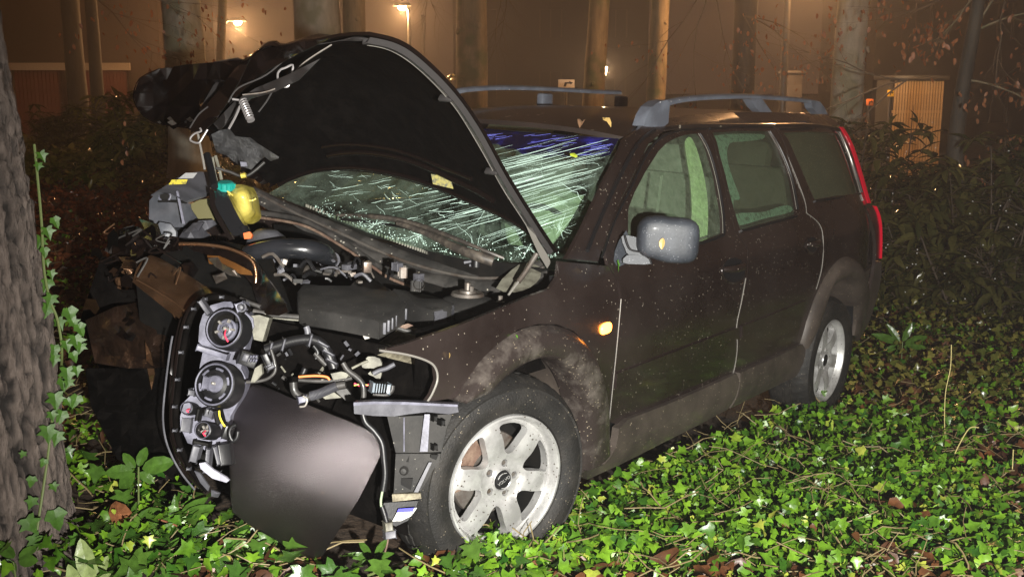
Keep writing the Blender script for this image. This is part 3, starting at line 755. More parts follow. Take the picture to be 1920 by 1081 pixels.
m_rust = mat('rusty_iron', (.09, .05, .035), .75, noise=(20, (.20, .14, .10), .4, .7), bump=(60, .6, .01))
m_dust = mat('dusty_inner', (.11, .095, .065), .85, noise=(22, (.34, .31, .22), .4, .65), bump=(80, .5, .004))
m_dark = mat('engine_black', (.003, .003, .003), .7, spec=.2, noise=(12, (.008, .007, .006), .4, .7))
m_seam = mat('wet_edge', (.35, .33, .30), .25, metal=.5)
m_cloth = mat('seat_cloth', (.10, .11, .095), .9, bump=(200, .4, .004), noise=(4, (.16, .17, .15)))
m_white_p = mat('pale_beige_metal', (.17, .165, .13), .55, noise=(22, (.07, .065, .05), .42, .66))

BZ = [0, .10, .25, .45, .65, .85, .93, .98, 1.10, 1.25, 1.38, 1.44, 1.5, 1.7]; BY = [.82, .84, .885, .905, .91, .90, .885, .865, .805, .735, .665, .61, .50, .30]
def SY(x, z):
    y = float(np.interp(z, BZ, BY))
    y += .0045*math.sin((z-.5)*7)            # faint crowning
    if x < -3.0: y -= .10*min(1, (-3.0-x)/.6)**2.2
    if x > .25: y -= .10*((x-.25)/.6)**1.6
    return y
def S(px, py):
    r = cray(px, py); z = .8; P = None
    for i in range(50):
        x = P.x if P is not None else -1; t = (SY(x, z)-CC.y)/r.y; P = CC + r*t; z = .5*z + .5*P.z
    return P
def Sxz(pts, step=.03, smooth=0, closed=True):
    q_ = [S(*p) for p in pts]; q_ = [Vector((p.x, p.z)) for p in q_]
    if smooth: q_ = [Vector((p.x, p.y)) for p in cat_rom([(p.x, p.y, 0) for p in q_], smooth, closed)]
    return densify(q_, step, closed)
def side_panel(name, px_outline, m, holes=(), off=0., gap=.003, thick=.014, res=.05, smooth=0, parent=None, bulge=None):
    o = Sxz(px_outline, .03, smooth); o = inset(o, gap) if gap else o
    hs = [Sxz(h, .03, smooth) for h in holes]
    V, T = cdt(o, hs, res)
    V3 = [(x, SY(x, z)+off+(bulge(x, z) if bulge else 0), z) for x, z in V]
    fn = np.cross(np.array(V3)[T[:, 1]]-np.array(V3)[T[:, 0]], np.array(V3)[T[:, 2]]-np.array(V3)[T[:, 0]])
    T = T if fn[:, 1].mean() > 0 else T[:, ::-1]
    return solid(name, V3, T, m, parent or car, thick, nrm=(0, -1, 0), auto=30)

# --- side panels, front to rear
WIN_F = [(1178, 455), (1178, 392), (1190, 360), (1209, 324), (1235, 283), (1250, 268), (1266, 259), (1285, 253), (1310, 250), (1328, 283), (1343, 335), (1354, 397), (1356, 437), (1315, 452), (1240, 466)]
WIN_R = [(1336, 249), (1385, 246), (1441, 246), (1463, 283), (1483, 335), (1494, 392), (1493, 402), (1440, 416), (1388, 430), (1369, 366), (1349, 288)]
WIN_Q = [(1469, 249), (1520, 247), (1571, 250), (1592, 298), (1612, 360), (1570, 367), (1527, 374), (1510, 335), (1494, 298)]
FD_SPLIT = [(1325, 239), (1345, 298), (1362, 362), (1378, 432), (1402, 468), (1400, 521), (1392, 565), (1383, 609), (1384, 651), (1377, 697), (1359, 754)]
RD_REAR = [(1452, 237), (1483, 304), (1509, 371), (1514, 399), (1538, 420), (1545, 449), (1543, 500), (1532, 542), (1514, 588), (1501, 640)]
FD_TOP = [(1133, 467), (1153, 407), (1183, 347), (1200, 310), (1220, 273), (1247, 250), (1283, 240)]
side_panel('front_door', [(1142, 792), (1150, 720), (1158, 640), (1165, 560), (1160, 530), (1140, 497)] + FD_TOP + FD_SPLIT + [(1300, 782), (1220, 815)], m_paint, [WIN_F])
side_panel('rear_door', FD_SPLIT + [(1410, 738), (1478, 706), (1499, 665)] + RD_REAR[::-1], m_paint, [WIN_R])
QP = RD_REAR + [(1512, 603), (1527, 560), (1545, 522), (1568, 492), (1588, 482), (1606, 492), (1615, 508), (1649, 488), (1650, 440), (1646, 408), (1638, 388), (1628, 378), (1612, 330), (1595, 275), (1577, 238), (1561, 239)]
side_panel('rear_wing', QP, m_paint, [WIN_Q])
side_panel('front_wing', [(1048, 488), (1140, 497), (1157, 530), (1162, 562), (1155, 640), (1147, 720), (1139, 790), (1139, 770), (1134, 735), (1122, 690), (1103, 652), (1076, 622), (1043, 609), (1008, 609), (972, 619), (937, 643), (902, 676), (875, 713), (855, 747), (797, 755),
           (808, 738), (818, 712), (815, 690), (800, 676), (762, 664), (710, 655), (760, 642), (800, 628), (880, 600), (985, 556), (1030, 540), (1044, 520)], m_paint, res=.045)
tube('headlamp_cutout_lip', [S(x, y)+Vector((0, .004, 0)) for x, y in ((710, 656), (762, 664), (800, 676), (815, 690), (818, 712), (808, 738), (797, 755))], .0035, m_seam, car, 6, 5)
# thin pale beads painting wet edge highlights along the shut lines
for nm, cur in (('door_edge_highlight', [(1166, 560), (1159, 640), (1151, 720), (1144, 788)]), ('door_edge_highlight', FD_SPLIT[5:]), ('door_edge_highlight', RD_REAR[3:8]), ('door_edge_highlight', RD_REAR[:4])):
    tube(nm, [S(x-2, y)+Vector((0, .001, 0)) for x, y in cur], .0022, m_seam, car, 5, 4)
# roof side and windscreen pillar
side_panel('roof_side', [(1060, 486), (1090, 430), (1130, 345), (1168, 262), (1200, 235), (1250, 222), (1300, 214), (1400, 208), (1545, 212), (1577, 236), (1561, 237), (1447, 233), (1318, 235), (1283, 237), (1245, 247), (1217, 271), (1197, 309), (1180, 346), (1150, 406), (1129, 470), (1122, 492)], m_paint, res=.05)
tube('pillar_trim', [S(x, y)+Vector((0, .006, 0)) for x, y in ((1098, 470), (1125, 405), (1160, 330), (1195, 268), (1225, 243))], .008, m_black, car, 6, 4)
for pts_ in ([(1128, 482), (1152, 414), (1182, 353), (1199, 316), (1219, 279), (1246, 254), (1283, 243), (1325, 241)], [(1330, 241), (1400, 238), (1450, 239)], [(1460, 242), (1520, 241), (1566, 243)]):
    tube('window_seal', [S(x, y)+Vector((0, .002, 0)) for x, y in pts_], .0045, m_black, car, 6, 4)

# --- glass
def glass_mat(name, tint, fogc, fog, scale, lo, hi, refl=.06, stretch=(1, 1, 1), drops=True):
    m = bpy.data.materials.new(name); m.use_nodes = True; g = N(m); g.n.clear(); o = g.new('ShaderNodeOutputMaterial')
    tr = g.new('ShaderNodeBsdfTransparent'); tr.inputs[0].default_value = c4(tint)
    gl = g.new('ShaderNodeBsdfGlossy'); gl.inputs['Roughness'].default_value = .06
    df = g.new('ShaderNodeBsdfDiffuse'); df.inputs[0].default_value = c4(fogc)
    tc = g.new('ShaderNodeTexCoord'); mp = g.new('ShaderNodeMapping'); mp.inputs['Scale'].default_value = stretch; g.l(tc.outputs['Object'], mp.inputs[0])
    t = g.new('ShaderNodeTexNoise'); g.set(t, Scale=float(scale), Detail=7., Roughness=.7); g.l(mp.outputs[0], t.inputs[0])
    mr = g.new('ShaderNodeMapRange'); g.set(mr, From_Min=lo, From_Max=hi, To_Min=fog[0], To_Max=fog[1]); g.l(t.outputs['Fac'], mr.inputs['Value']); fac = mr.outputs[0]
    if drops:
        v = g.new('ShaderNodeTexVoronoi'); g.set(v, Scale=110., Randomness=1.); g.l(tc.outputs['Object'], v.inputs['Vector'])
        lt = g.new('ShaderNodeMath', operation='LESS_THAN'); lt.inputs[1].default_value = .22; g.l(v.outputs['Distance'], lt.inputs[0])
        w = g.new('ShaderNodeTexWhiteNoise'); g.l(v.outputs['Position'], w.inputs['Vector'])
        m2 = g.new('ShaderNodeMath', operation='MULTIPLY'); g.l(lt.outputs[0], m2.inputs[0]); g.l(w.outputs['Value'], m2.inputs[1])
        m3 = g.new('ShaderNodeMath', operation='MULTIPLY_ADD', use_clamp=True); g.l(m2.outputs[0], m3.inputs[0]); m3.inputs[1].default_value = .35; g.l(fac, m3.inputs[2]); fac = m3.outputs[0]
    a = g.new('ShaderNodeMixShader'); g.l(fac, a.inputs[0]); g.l(tr.outputs[0], a.inputs[1]); g.l(df.outputs[0], a.inputs[2])
    lw = g.new('ShaderNodeLayerWeight'); lw.inputs[0].default_value = .5; pw = g.new('ShaderNodeMath', operation='POWER'); pw.inputs[1].default_value = 4.; g.l(lw.outputs['Facing'], pw.inputs[0]); fr = g.new('ShaderNodeMath', operation='MULTIPLY_ADD'); g.l(pw.outputs[0], fr.inputs[0]); fr.inputs[1].default_value = .5; fr.inputs[2].default_value = .025
    b = g.new('ShaderNodeMixShader'); g.l(fr.outputs[0], b.inputs[0]); g.l(a.outputs[0], b.inputs[1]); g.l(gl.outputs[0], b.inputs[2])
    g.l(b.outputs[0], o.inputs[0]); MATS[name] = m; return m
gm_f = glass_mat('front_side_glass', (.88, .95, .87), (.26, .31, .23), (.05, .20), 26, .35, .65)
gm_r = glass_mat('rear_side_glass', (.70, .74, .66), (.17, .19, .14), (.08, .22), 30, .3, .7)
gm_q = glass_mat('quarter_glass', (.16, .19, .13), (.15, .16, .10), (.28, .42), 14, .3, .7)
gm_w = glass_mat('windscreen_glass', (.88, .95, .89), (.36, .46, .38), (.005, .20), 3.2, .47, .70)  # large pale blotches in the fog colour paint the screen's reflections
gm_b = mat('blue_light_reflection', (.004, .004, .03), .15, coat=.5, noise=(9, (.03, .03, .42), .52, .76), alpha=.75)  # blue emergency-light reflection put into the shade band's colour
side_panel('front_side_window', WIN_F, gm_f, off=-.014, gap=-.006, thick=.004)
side_panel('rear_side_window', WIN_R, gm_r, off=-.014, gap=-.006, thick=.004)
side_panel('rear_quarter_window', WIN_Q, gm_q, off=-.010, gap=-.006, thick=.004)
m_frost = mat('frosted_condensation', (.50, .85, .78), .8, noise=(38, (.16, .26, .22), .50, .66), bump=(60, .5, .003))
side_panel('condensation', [(1341, 256), (1435, 252), (1436, 262), (1400, 266), (1376, 270), (1372, 300), (1384, 340), (1396, 372), (1384, 378), (1386, 402), (1372, 372), (1352, 290)], m_frost, off=-.022, gap=0, thick=.002, smooth=3)
side_panel('condensation', [(1386, 405), (1400, 400), (1440, 398), (1470, 388), (1488, 386), (1491, 398), (1440, 411), (1392, 424)], m_frost, off=-.022, gap=0, thick=.002, smooth=3)
for w_, (a_, b_) in (('window_trim', (WIN_F[-3:] + [WIN_F[0]], 0)), ('window_trim', (WIN_R[6:9], 0)), ('window_trim', (WIN_Q[4:7], 0))):
    tube(w_, [S(x, y+3)+Vector((0, .004, 0)) for x, y in a_], .006, m_black, car, 6, 3)
for px_ in ([(1310, 250), (1328, 283), (1343, 335), (1354, 397), (1356, 437)], [(1441, 246), (1463, 283), (1483, 335), (1494, 392)], [(1573, 250), (1594, 298), (1614, 360)]):
    tube('glass_edge_seal', [S(x+2, y)+Vector((0, .002, 0)) for x, y in px_], .005, m_black, car, 6, 4)
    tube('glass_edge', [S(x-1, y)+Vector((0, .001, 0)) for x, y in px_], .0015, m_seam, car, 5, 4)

# --- cladding: moulding strip, sill, arch flares, rear bumper
side_panel('door_moulding', [(1152, 699), (1270, 654), (1382, 612), (1382, 634), (1270, 682), (1151, 729)], m_paint, off=.010, gap=.002, thick=.012)
side_panel('door_moulding', [(1388, 610), (1450, 586), (1508, 562), (1499, 598), (1450, 612), (1388, 633)], m_paint, off=.010, gap=.002, thick=.012)
def sillb(x, z): return .022*max(0, 1-((z-.27)/.12)**2)
side_panel('sill_cladding', [(1140, 835), (1150, 800), (1170, 783), (1250, 752), (1320, 722), (1374, 698), (1376, 712), (1355, 765), (1300, 795), (1230, 830), (1160, 866), (1092, 896), (1085, 878), (1120, 866)], m_clad, off=.012, gap=.001, thick=.03, bulge=sillb)
side_panel('rear_door_cladding', [(1380, 697), (1394, 690), (1440, 671), (1498, 643), (1501, 652), (1497, 680), (1484, 704), (1420, 734), (1360, 763)], m_clad, off=.012, gap=.001, thick=.03, bulge=sillb)
side_panel('sill_underside', [(1088, 884), (1300, 786), (1484, 704), (1484, 716), (1300, 804), (1092, 902)], m_black, off=-.03, gap=0, thick=.06)
def resample(c, n):
    c = cat_rom([(p.x, p.y, 0) for p in c], 6); L = [0]
    for i in range(1, len(c)): L.append(L[-1]+(c[i]-c[i-1]).length)
    out = []
    for k in range(n):
        s = L[-1]*k/(n-1); i = min(max(j for j in range(len(L)) if L[j] <= s), len(c)-2); t = (s-L[i])/max(1e-9, L[i+1]-L[i]); out.append(c[i].lerp(c[i+1], min(1, t)))
    return out
def flare(name, inner, outer, n=48, m=m_flare, deep=-.075):
    A = resample([Vector((S(*p).x, S(*p).z)) for p in inner], n); B = resample([Vector((S(*p).x, S(*p).z)) for p in outer], n)
    prof = [(-.02, deep), (-.015, -.03), (0., .012), (.10, .030), (.30, .040), (.55, .042), (.78, .034), (.93, .016), (1.0, -.004)]
    V = []; 
    for i in range(n):
        for t, o_ in prof:
            q_ = A[i].lerp(B[i], t); V.append((q_.x, SY(q_.x, q_.y)+o_, q_.y))
    k = len(prof); T = []
    for i in range(n-1):
        for j in range(k-1):
            a = i*k+j; T += [(a, a+1, a+k+1), (a, a+k+1, a+k)]
    fn = np.cross(np.array(V)[np.array(T)[:, 1]]-np.array(V)[np.array(T)[:, 0]], np.array(V)[np.array(T)[:, 2]]-np.array(V)[np.array(T)[:, 0]])
    T = np.array(T) if fn[:, 1].mean() > 0 else np.array(T)[:, ::-1]
    return solid(name, V, T, m, car, .006, auto=60)
IN_F = [(858, 752), (905, 738), (932, 712), (960, 690), (990, 675), (1015, 669), (1040, 673), (1062, 692), (1078, 722), (1088, 762), (1090, 800), (1087, 840), (1083, 884)]
OUT_F = [(853, 748), (876, 713), (903, 676), (938, 643), (973, 620), (1009, 610), (1044, 610), (1077, 623), (1104, 653), (1123, 691), (1135, 736), (1140, 780), (1142, 840)]
flare('front_arch_flare', IN_F, OUT_F)
IN_R = [(1502, 716), (1506, 690), (1514, 652), (1524, 622), (1543, 551), (1555, 535), (1567, 526), (1582, 518), (1595, 524), (1603, 551), (1604, 593), (1598, 628)]
OUT_R = [(1488, 716), (1494, 690), (1501, 642), (1513, 600), (1528, 557), (1546, 519), (1569, 489), (1588, 480), (1607, 490), (1617, 512), (1620, 560), (1612, 625)]
flare('rear_arch_flare', IN_R, OUT_R, m=m_clad, deep=-.19)
side_panel('rear_bumper', [(1615, 510), (1649, 489), (1648, 520), (1640, 560), (1628, 596), (1605, 640), (1598, 628), (1612, 595), (1619, 560)], m_clad, off=.014, gap=.001, thick=.05)
# inner black shell behind the gaps, arch liners
def shell(y_off, name, outline, holes, m): return side_panel(name, outline, m, holes, off=y_off, gap=0, thick=.01)
shell(-.035, 'inner_shell', [(1085, 860), (1097, 800), (1092, 745), (1080, 700), (1062, 672), (1040, 640), (1050, 520), (1160, 510), (1402, 452), (1620, 390), (1640, 420), (1640, 500), (1610, 500), (1585, 496), (1560, 510), (1540, 545), (1522, 600), (1508, 650), (1500, 690), (1300, 780)], [], m_black)
def arch(name, cx, cz, r, y0, y1, m, a0=-15, a1=195):
    vs, fs = [], []; n = 28
    for i in range(n+1):
        a = rad(a0+(a1-a0)*i/n)
        for y in (y0, y1): vs.append((cx+r*math.cos(a)*1.03, y, cz+r*math.sin(a)))
    for i in range(n): fs.append((2*i, 2*i+1, 2*i+3, 2*i+2))
    b = len(vs); vs.append((cx, y1, cz))
    for i in range(n): fs.append((b, 2*i+3, 2*i+1))
    return mesh(name, vs, fs, m, car, True, 40)
arch('wheel_arch_liner', .05, .36, .43, .875, .50, m_dust, 58, 118); arch('wheel_arch_liner', .05, .36, .43, .875, .50, m_liner, -12, 58); arch('wheel_arch_liner', .05, .36, .43, .875, .50, m_clad, 118, 200); arch('wheel_arch_liner', -2.80, .30, .44, .875, .52, m_black)  # one liner in three tones: dust on top, shade painted dark elsewhere

# --- doors: handles, marker lamp
def handle(cx, cy, w, h):
    c = S(cx, cy); rec = [S(cx+w*math.cos(a)*.5, cy+h*math.sin(a)*.5) for a in [k*math.pi/8 for k in range(16)]]
    q_ = [(p.x, p.z) for p in rec]; V, T = cdt([Vector(p) for p in q_], (), 0)
    r_ = solid('handle_recess', [(x, SY(x, z)+.002, z) for x, z in V], T, m_black, car, .004, nrm=(0, 1, 0))
    tube('handle_rim', [p+Vector((0, .003, 0)) for p in rec+rec[:1]], .004, m_paint, r_, 6, 2)
    a, b = S(cx-w*.40, cy-h*.02), S(cx+w*.38, cy-h*.22)
    tube('door_handle', [a+Vector((0, -.004, 0)), a.lerp(b, .2)+Vector((0, .024, 0)), a.lerp(b, .5)+Vector((0, .032, 0)), a.lerp(b, .8)+Vector((0, .024, 0)), b+Vector((0, -.004, 0))], [.012, .016, .017, .016, .012], m_paint, r_, 10, 4)
handle(1374, 506, 44, 48); handle(1521, 459, 22, 30)
m_amber = mat('amber_lamp', (1, .35, .05), .3, emit=((1, .27, .03), 17))
c = S(1135, 615); bm = bmesh.new(); bmesh.ops.create_uvsphere(bm, u_segments=18, v_segments=10, radius=1)
for v in bm.verts: v.co = Vector((c.x + math.copysign(abs(v.co.x)**.6, v.co.x)*.034, c.y+.002+v.co.y*.012, c.z + math.copysign(abs(v.co.z)**.7, v.co.z)*.020 - v.co.x*.002))
ml = from_bm('side_marker_lamp', bm, m_amber, car, True); ml['label'] = 'lit orange side marker lamp on the front wing'

# --- tail lamp, tailgate, far side, roof
m_red = mat('red_lens', (.34, .003, .015), .15, coat=.6, emit=((1, .01, .05), .10))
def strip(name, curve, w, m, off=.006, r=.0):
    A = [S(x, y) for x, y in curve]; A = cat_rom(A, 5); V = []; T = []
    for p in A: V += [(p.x+w/2, p.y+off, p.z), (p.x, p.y+off+.008, p.z), (p.x-w/2, p.y+off-.012, p.z)]
    for i in range(len(A)-1):
        for j in (0, 1): a = 3*i+j; T += [(a, a+1, a+4), (a, a+4, a+3)]
    return solid(name, V, np.array(T), m, car, .01, nrm=(0, -1, 0))
strip('tail_lamp', [(1577, 238), (1586, 252), (1597, 275), (1607, 305), (1616, 335), (1624, 364), (1629, 380)], .055, m_red)
tl = strip('tail_lamp', [(1640, 386), (1646, 400), (1650, 420), (1651, 450), (1650, 484)], .014, m_red, .004); tl['label'] = 'thin lower strip of the red tail lamp'
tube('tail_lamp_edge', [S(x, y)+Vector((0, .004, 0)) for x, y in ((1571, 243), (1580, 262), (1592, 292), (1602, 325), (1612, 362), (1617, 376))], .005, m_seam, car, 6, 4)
rows = []
for z in (.30, .5, .75, .95, 1.0, 1.2, 1.38, 1.46):
    x = np.interp(z, [.3, .5, .75, .95, 1.0, 1.46], [-3.62, -3.78, -3.80, -3.70, -3.64, -3.45]); w = SY(-3.5, z)-.005
    rows.append([Vector((x + (.22 if abs(t) == 1 else .05 if abs(t) > .6 else 0), w*t, z)) for t in (-1, -.8, -.4, 0, .4, .8, 1)])
patch('tailgate', rows, m_paint, car, .02, 3, 3)
def roofz(x, y):
    t = abs(y)/.62; z = 1.505 - .055*t**2.6
    if x > -1.7: z -= .055*((x+1.7)/.75)**2
    if x < -2.9: z -= .03*((-2.9-x)/.6)**2
    return z
rows = []
for i in range(9):
    row = []
    for j in range(13):
        y = -.60+1.2*j/12; xf = -.955-.10*(abs(y)/.6)**2.2; x = xf + (-3.50-xf)*i/8
        row.append(Vector((x, y, roofz(x, y)-(.008 if i == 0 else 0))))
    rows.append(row)
m_roof = mat('wet_roof_paint', (.030, .022, .019), .30, metal=.4, coat=.6, noise=(3, (.045, .033, .028)), speck=(22, .16, (.40, .36, .28), .35), bump=(300, .15, .003))
roof, _ = patch('roof', rows, m_roof, car, .02, 2, 3, inward=(0, 0, -1))
# far side as one simple sheet with glass
V, T = cdt(densify([(-3.5, .25), (-3.6, 1.0), (-3.4, 1.43), (-1.0, 1.43), (-.45, 1.0), (.3, .95), (.3, .25)], .1), [densify(h, .1) for h in ([(-3.25, 1.05), (-3.2, 1.38), (-2.6, 1.4), (-2.6, 1.03)], [(-2.4, 1.02), (-2.4, 1.41), (-1.75, 1.41), (-1.65, 1.0)], [(-1.5, 1.0), (-1.6, 1.41), (-1.2, 1.36), (-.75, 1.02)])], .12)
solid('far_side_panel', [(x, -SY(x, z), z) for x, z in V], T, m_paint, car, .02, nrm=(0, 1, 0))
for h in ([(-3.25, 1.05), (-3.2, 1.38), (-2.6, 1.4), (-2.6, 1.03)], [(-2.4, 1.02), (-2.4, 1.41), (-1.75, 1.41), (-1.65, 1.0)], [(-1.5, 1.0), (-1.6, 1.41), (-1.2, 1.36), (-.75, 1.02)]):
    V, T = cdt(densify(h, .1), (), .12); solid('far_side_window', [(x, -SY(x, z)+.01, z) for x, z in V], T, gm_r, car, .004, nrm=(0, 1, 0))

# --- roof rails
for sy, path, nm in ((.57, [(1222, 212), (1240, 197), (1270, 188), (1320, 183), (1390, 181), (1450, 184), (1500, 188), (1526, 193)], 'near'), (-.57, [(842, 176), (870, 169), (930, 165), (1000, 166), (1060, 169), (1110, 172), (1160, 174)], 'far')):
    P = [cp(x, y, 1, sy) for x, y in path]
    P = cat_rom(P, 5); vs, fs = [], []
    prof = [(-.020, -.010), (-.022, .004), (-.012, .013), (.012, .013), (.022, .004), (.020, -.010)]
    for p in P:
        for a, b in prof: vs.append((p.x, p.y+a, p.z+b))
    for i in range(len(P)-1):
        for k in range(6): fs.append((i*6+k, i*6+(k+1) % 6, i*6+6+(k+1) % 6, i*6+6+k))
    rl = mesh('roof_rail', vs, fs, m_rail, car, True, 50)
    if sy > 0:
        def foot(pxs, thick, yo=0):
            q_ = [cp(x, y, 1, sy+yo) for x, y in pxs]; V, T = cdt([Vector((p.x, p.z)) for p in q_], (), 0)
            solid('rail_foot', [(x, sy+yo+thick/2, z) for x, z in V], T, m_rail, rl, thick, nrm=(0, -1, 0), auto=20)
        foot([(1196, 236), (1203, 215), (1212, 200), (1225, 190), (1240, 187), (1246, 195), (1244, 212), (1243, 230), (1228, 242), (1212, 241)], .055)
        foot([(1400, 186), (1422, 186), (1432, 200), (1440, 210), (1418, 210), (1408, 200)], .045)
        foot([(1512, 187), (1530, 190), (1538, 200), (1545, 214), (1526, 214), (1517, 203)], .045)

for x_, z_ in ((-1.36, 1.52), (-2.15, 1.55), (-2.95, 1.55)):
    box('rail_foot', (x_, -.57, z_-.045), (.10, .045, .10), m_rail, bpy.data.objects['roof_rail.001'], bevel=.012)
# --- windscreen: bottom edge along the cowl, top edge along the roof
COWL = [(-.34, -.72, 1.09), (-.36, -.56, 1.06), (-.33, -.38, 1.035), (-.27, -.14, 1.02), (-.24, .05, 1.0), (-.26, .24, .98), (-.28, .42, .965), (-.36, .58, .965), (-.49, .72, .985)]
def wtop(u): return Vector((-.955-.10*abs(u)**2.2, .60*u, 1.402-.004*u*u))
B = [Vector(p) for p in COWL]; rows = []
for k in range(6):
    t = k/5; row = []
    for i, b in enumerate(B):
        u = -1+2*i/8; q_ = b.lerp(wtop(u), t); nb = Vector((.45, 0, .89)); row.append(q_ + nb*(.030*math.sin(math.pi*t)*(1-u*u*.7)))
    rows.append(row)
ws, (WV, WW, WH) = patch('windscreen', rows, gm_w, car, .004, 3, 4); ws['label'] = 'shattered windscreen with cracks and diagonal greenish streaks'
def wpt(u, t, off=.004):
    x = (u+1)/2*(WW-1); y = t*(WH-1); i, j = min(int(x), WW-2), min(int(y), WH-2); fx, fy = x-i, y-j
    g_ = lambda a, b: WV[b*WW+a]
    p = (g_(i, j)*(1-fx)+g_(i+1, j)*fx)*(1-fy)+(g_(i, j+1)*(1-fx)+g_(i+1, j+1)*fx)*fy
    return p + Vector((.5, 0, .86))*off
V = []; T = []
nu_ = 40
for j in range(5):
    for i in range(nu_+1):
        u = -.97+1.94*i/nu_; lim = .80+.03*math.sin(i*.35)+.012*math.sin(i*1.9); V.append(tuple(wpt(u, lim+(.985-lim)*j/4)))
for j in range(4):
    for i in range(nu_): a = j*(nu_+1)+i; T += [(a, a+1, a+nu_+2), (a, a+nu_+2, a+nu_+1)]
solid('blue_lit_band', V, np.array(T), gm_b, car, .001, nrm=(-.5, 0, -.86))
# parallel slivers shape reflected streaks and smears, with spider cracks along the lower edge, thin slivers on the screen
m_crack_streak = mat('crack_streak_face', (.70, .95, .84), .25, spec=.9)
m_crack2 = mat('crack_blue_lit', (.20, .22, .8), .3)  # cracks in the band, its blue light put into their colour
def sliver(vs, fs, pts, w):
    b = len(vs); n = len(pts)
    for i, (u, t) in enumerate(pts):
        p = wpt(max(-.99, min(.99, u)), max(.01, min(.985, t)), .006); p2 = wpt(max(-.99, min(.99, pts[min(i+1, n-1)][0])), max(.01, min(.985, pts[min(i+1, n-1)][1])), .006)
        d = (p2-p) if i < n-1 else d; nn = d.cross(Vector((.5, 0, .86)))
        nn = nn.normalized() if nn.length > 1e-9 else Vector((0, 1, 0)); ww = w*(.25+.75*math.sin(math.pi*(i+.5)/n))
        vs += [p+nn*ww, p-nn*ww, p+Vector((.5, 0, .86))*ww*.6]
    for i in range(n-1):
        a = b+3*i
        for (s, t_) in ((0, 2), (2, 1)): fs.append((a+s, a+t_, a+3+t_, a+3+s))
vs, fs = [], []; rr = random.Random(5)
for k in range(115):     # diagonal slivers standing in for bright reflection and smear streaks
    u0 = rr.uniform(.0, .75); t0 = rr.uniform(.10, .72); L = rr.uniform(.12, .55)*(1 if u0 > .1 else .5); w = rr.choice([.0004, .0005, .0007, .0010, .0016])
    pts = [(u0+L*s, t0 + L*s*.62 + rr.gauss(0, .003)) for s in (0, .2, .4, .6, .8, 1)]
    if pts[-1][0] > .97: pts = [(u, t) for u, t in pts if u < .97]
    if len(pts) > 2: sliver(vs, fs, pts, w)
for k in range(18):     # wandering branching cracks over the near half
    u, t, a = rr.uniform(.25, .95), rr.uniform(.08, .75), rr.uniform(-.2, 1.4); pts = [(u, t)]
    for q_ in range(8): a += rr.gauss(0, .35); u += .03*math.cos(a); t += .035*math.sin(a); pts.append((u, t))
    if max(p[0] for p in pts) < .97: sliver(vs, fs, pts, rr.choice([.0004, .0006, .0009]))
for k in range(110):    # shorter ones across the far half
    u0 = rr.uniform(-.9, .3); t0 = rr.uniform(.06, .55); L = rr.uniform(.03, .14); sl = rr.choice([.45, .6, .3, -.3]); pts = [(u0+L*s, t0+L*s*sl+rr.gauss(0, .004)) for s in (0, .33, .66, 1)]; sliver(vs, fs, pts, rr.choice([.0006, .0009, .0014]))
for cx_, ct in ((.80, .10), (.55, .06), (.2, .08), (-.1, .07), (.9, .2)):   # spider cracks near the cowl
    for k in range(15):
        a = rr.uniform(0, math.pi*2); L = rr.uniform(.05, .22); L *= .7; pts = [(cx_+L*s*math.cos(a)*.9, ct+L*s*math.sin(a)*.8+rr.gauss(0, .006)) for s in (0, .25, .5, .75, 1)]; sliver(vs, fs, pts, rr.choice([.0004, .0007]))
c_ = mesh('crack_streak_lines', vs, fs, m_crack_streak, car); c_['kind'] = 'stuff'
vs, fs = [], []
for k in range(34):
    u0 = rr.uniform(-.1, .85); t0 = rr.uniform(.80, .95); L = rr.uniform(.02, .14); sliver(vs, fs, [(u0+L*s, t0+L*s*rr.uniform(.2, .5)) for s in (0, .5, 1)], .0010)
c_ = mesh('blue_lit_crack_lines', vs, fs, m_crack2, car); c_['kind'] = 'stuff'
# glass crumbs and cut pieces along the lower edge
P = [];  vs, fs = [], []
for k in range(420):
    u, t = rr.uniform(-.6, .97), abs(rr.gauss(0, .06)); p = wpt(u, min(.9, t), .008); s = rr.uniform(.001, .0034)
    M = Matrix.Rotation(rr.uniform(0, 6), 3, 'X') @ Matrix.Rotation(rr.uniform(0, 6), 3, 'Z'); b = len(vs)
    vs += [M @ Vector(q_)*s + p for q_ in ((1, 0, 0), (-.6, .9, 0), (-.5, -.8, 0), (0, 0, 1.1))]; fs += [(b, b+1, b+2), (b, b+1, b+3), (b+1, b+2, b+3), (b, b+2, b+3)]
c_ = mesh('glass_crumbs', vs, fs, m_crack_streak, car); c_['kind'] = 'stuff'

# --- interior
box('cabin_floor', (-1.9, 0, .38), (3.0, 1.62, .06), m_dark, car)
box('parcel_area', (-3.0, 0, .55), (.9, 1.5, .4), m_dark, car)
patch('dashboard', [[Vector((-.42, y, .93)) for y in (-.7, 0, .7)], [Vector((-.62, y, .96-.0*abs(y))) for y in (-.7, 0, .7)], [Vector((-.78, y, .93)) for y in (-.7, 0, .7)], [Vector((-.84, y, .72)) for y in (-.7, 0, .7)]], mat('dash_plastic', (.02, .024, .02), .7, noise=(8, (.07, .09, .07), .5, .7)), car, .02, 4, 4)
def seat(x, y, w=.5):
    sb = box('seat', (x, y, .62), (.50, w, .16), m_cloth, car, bevel=.05)
    M = Matrix.Rotation(rad(-14), 3, 'Y'); box('seat_back', (x-.30, y, .92), (.14, w, .62), m_cloth, sb, M, .05)
    box('head_rest', (x-.40, y, 1.27), (.10, .26, .17), m_cloth, sb, M, .045)
    for s in (-.05, .05): tube('head_rest_post', [(x-.36, y+s, 1.1), (x-.39, y+s, 1.22)], .006, m_steel, sb, 6)
seat(-1.45, .38); seat(-1.45, -.38); seat(-2.35, .38, .6); seat(-2.35, -.32, .6)
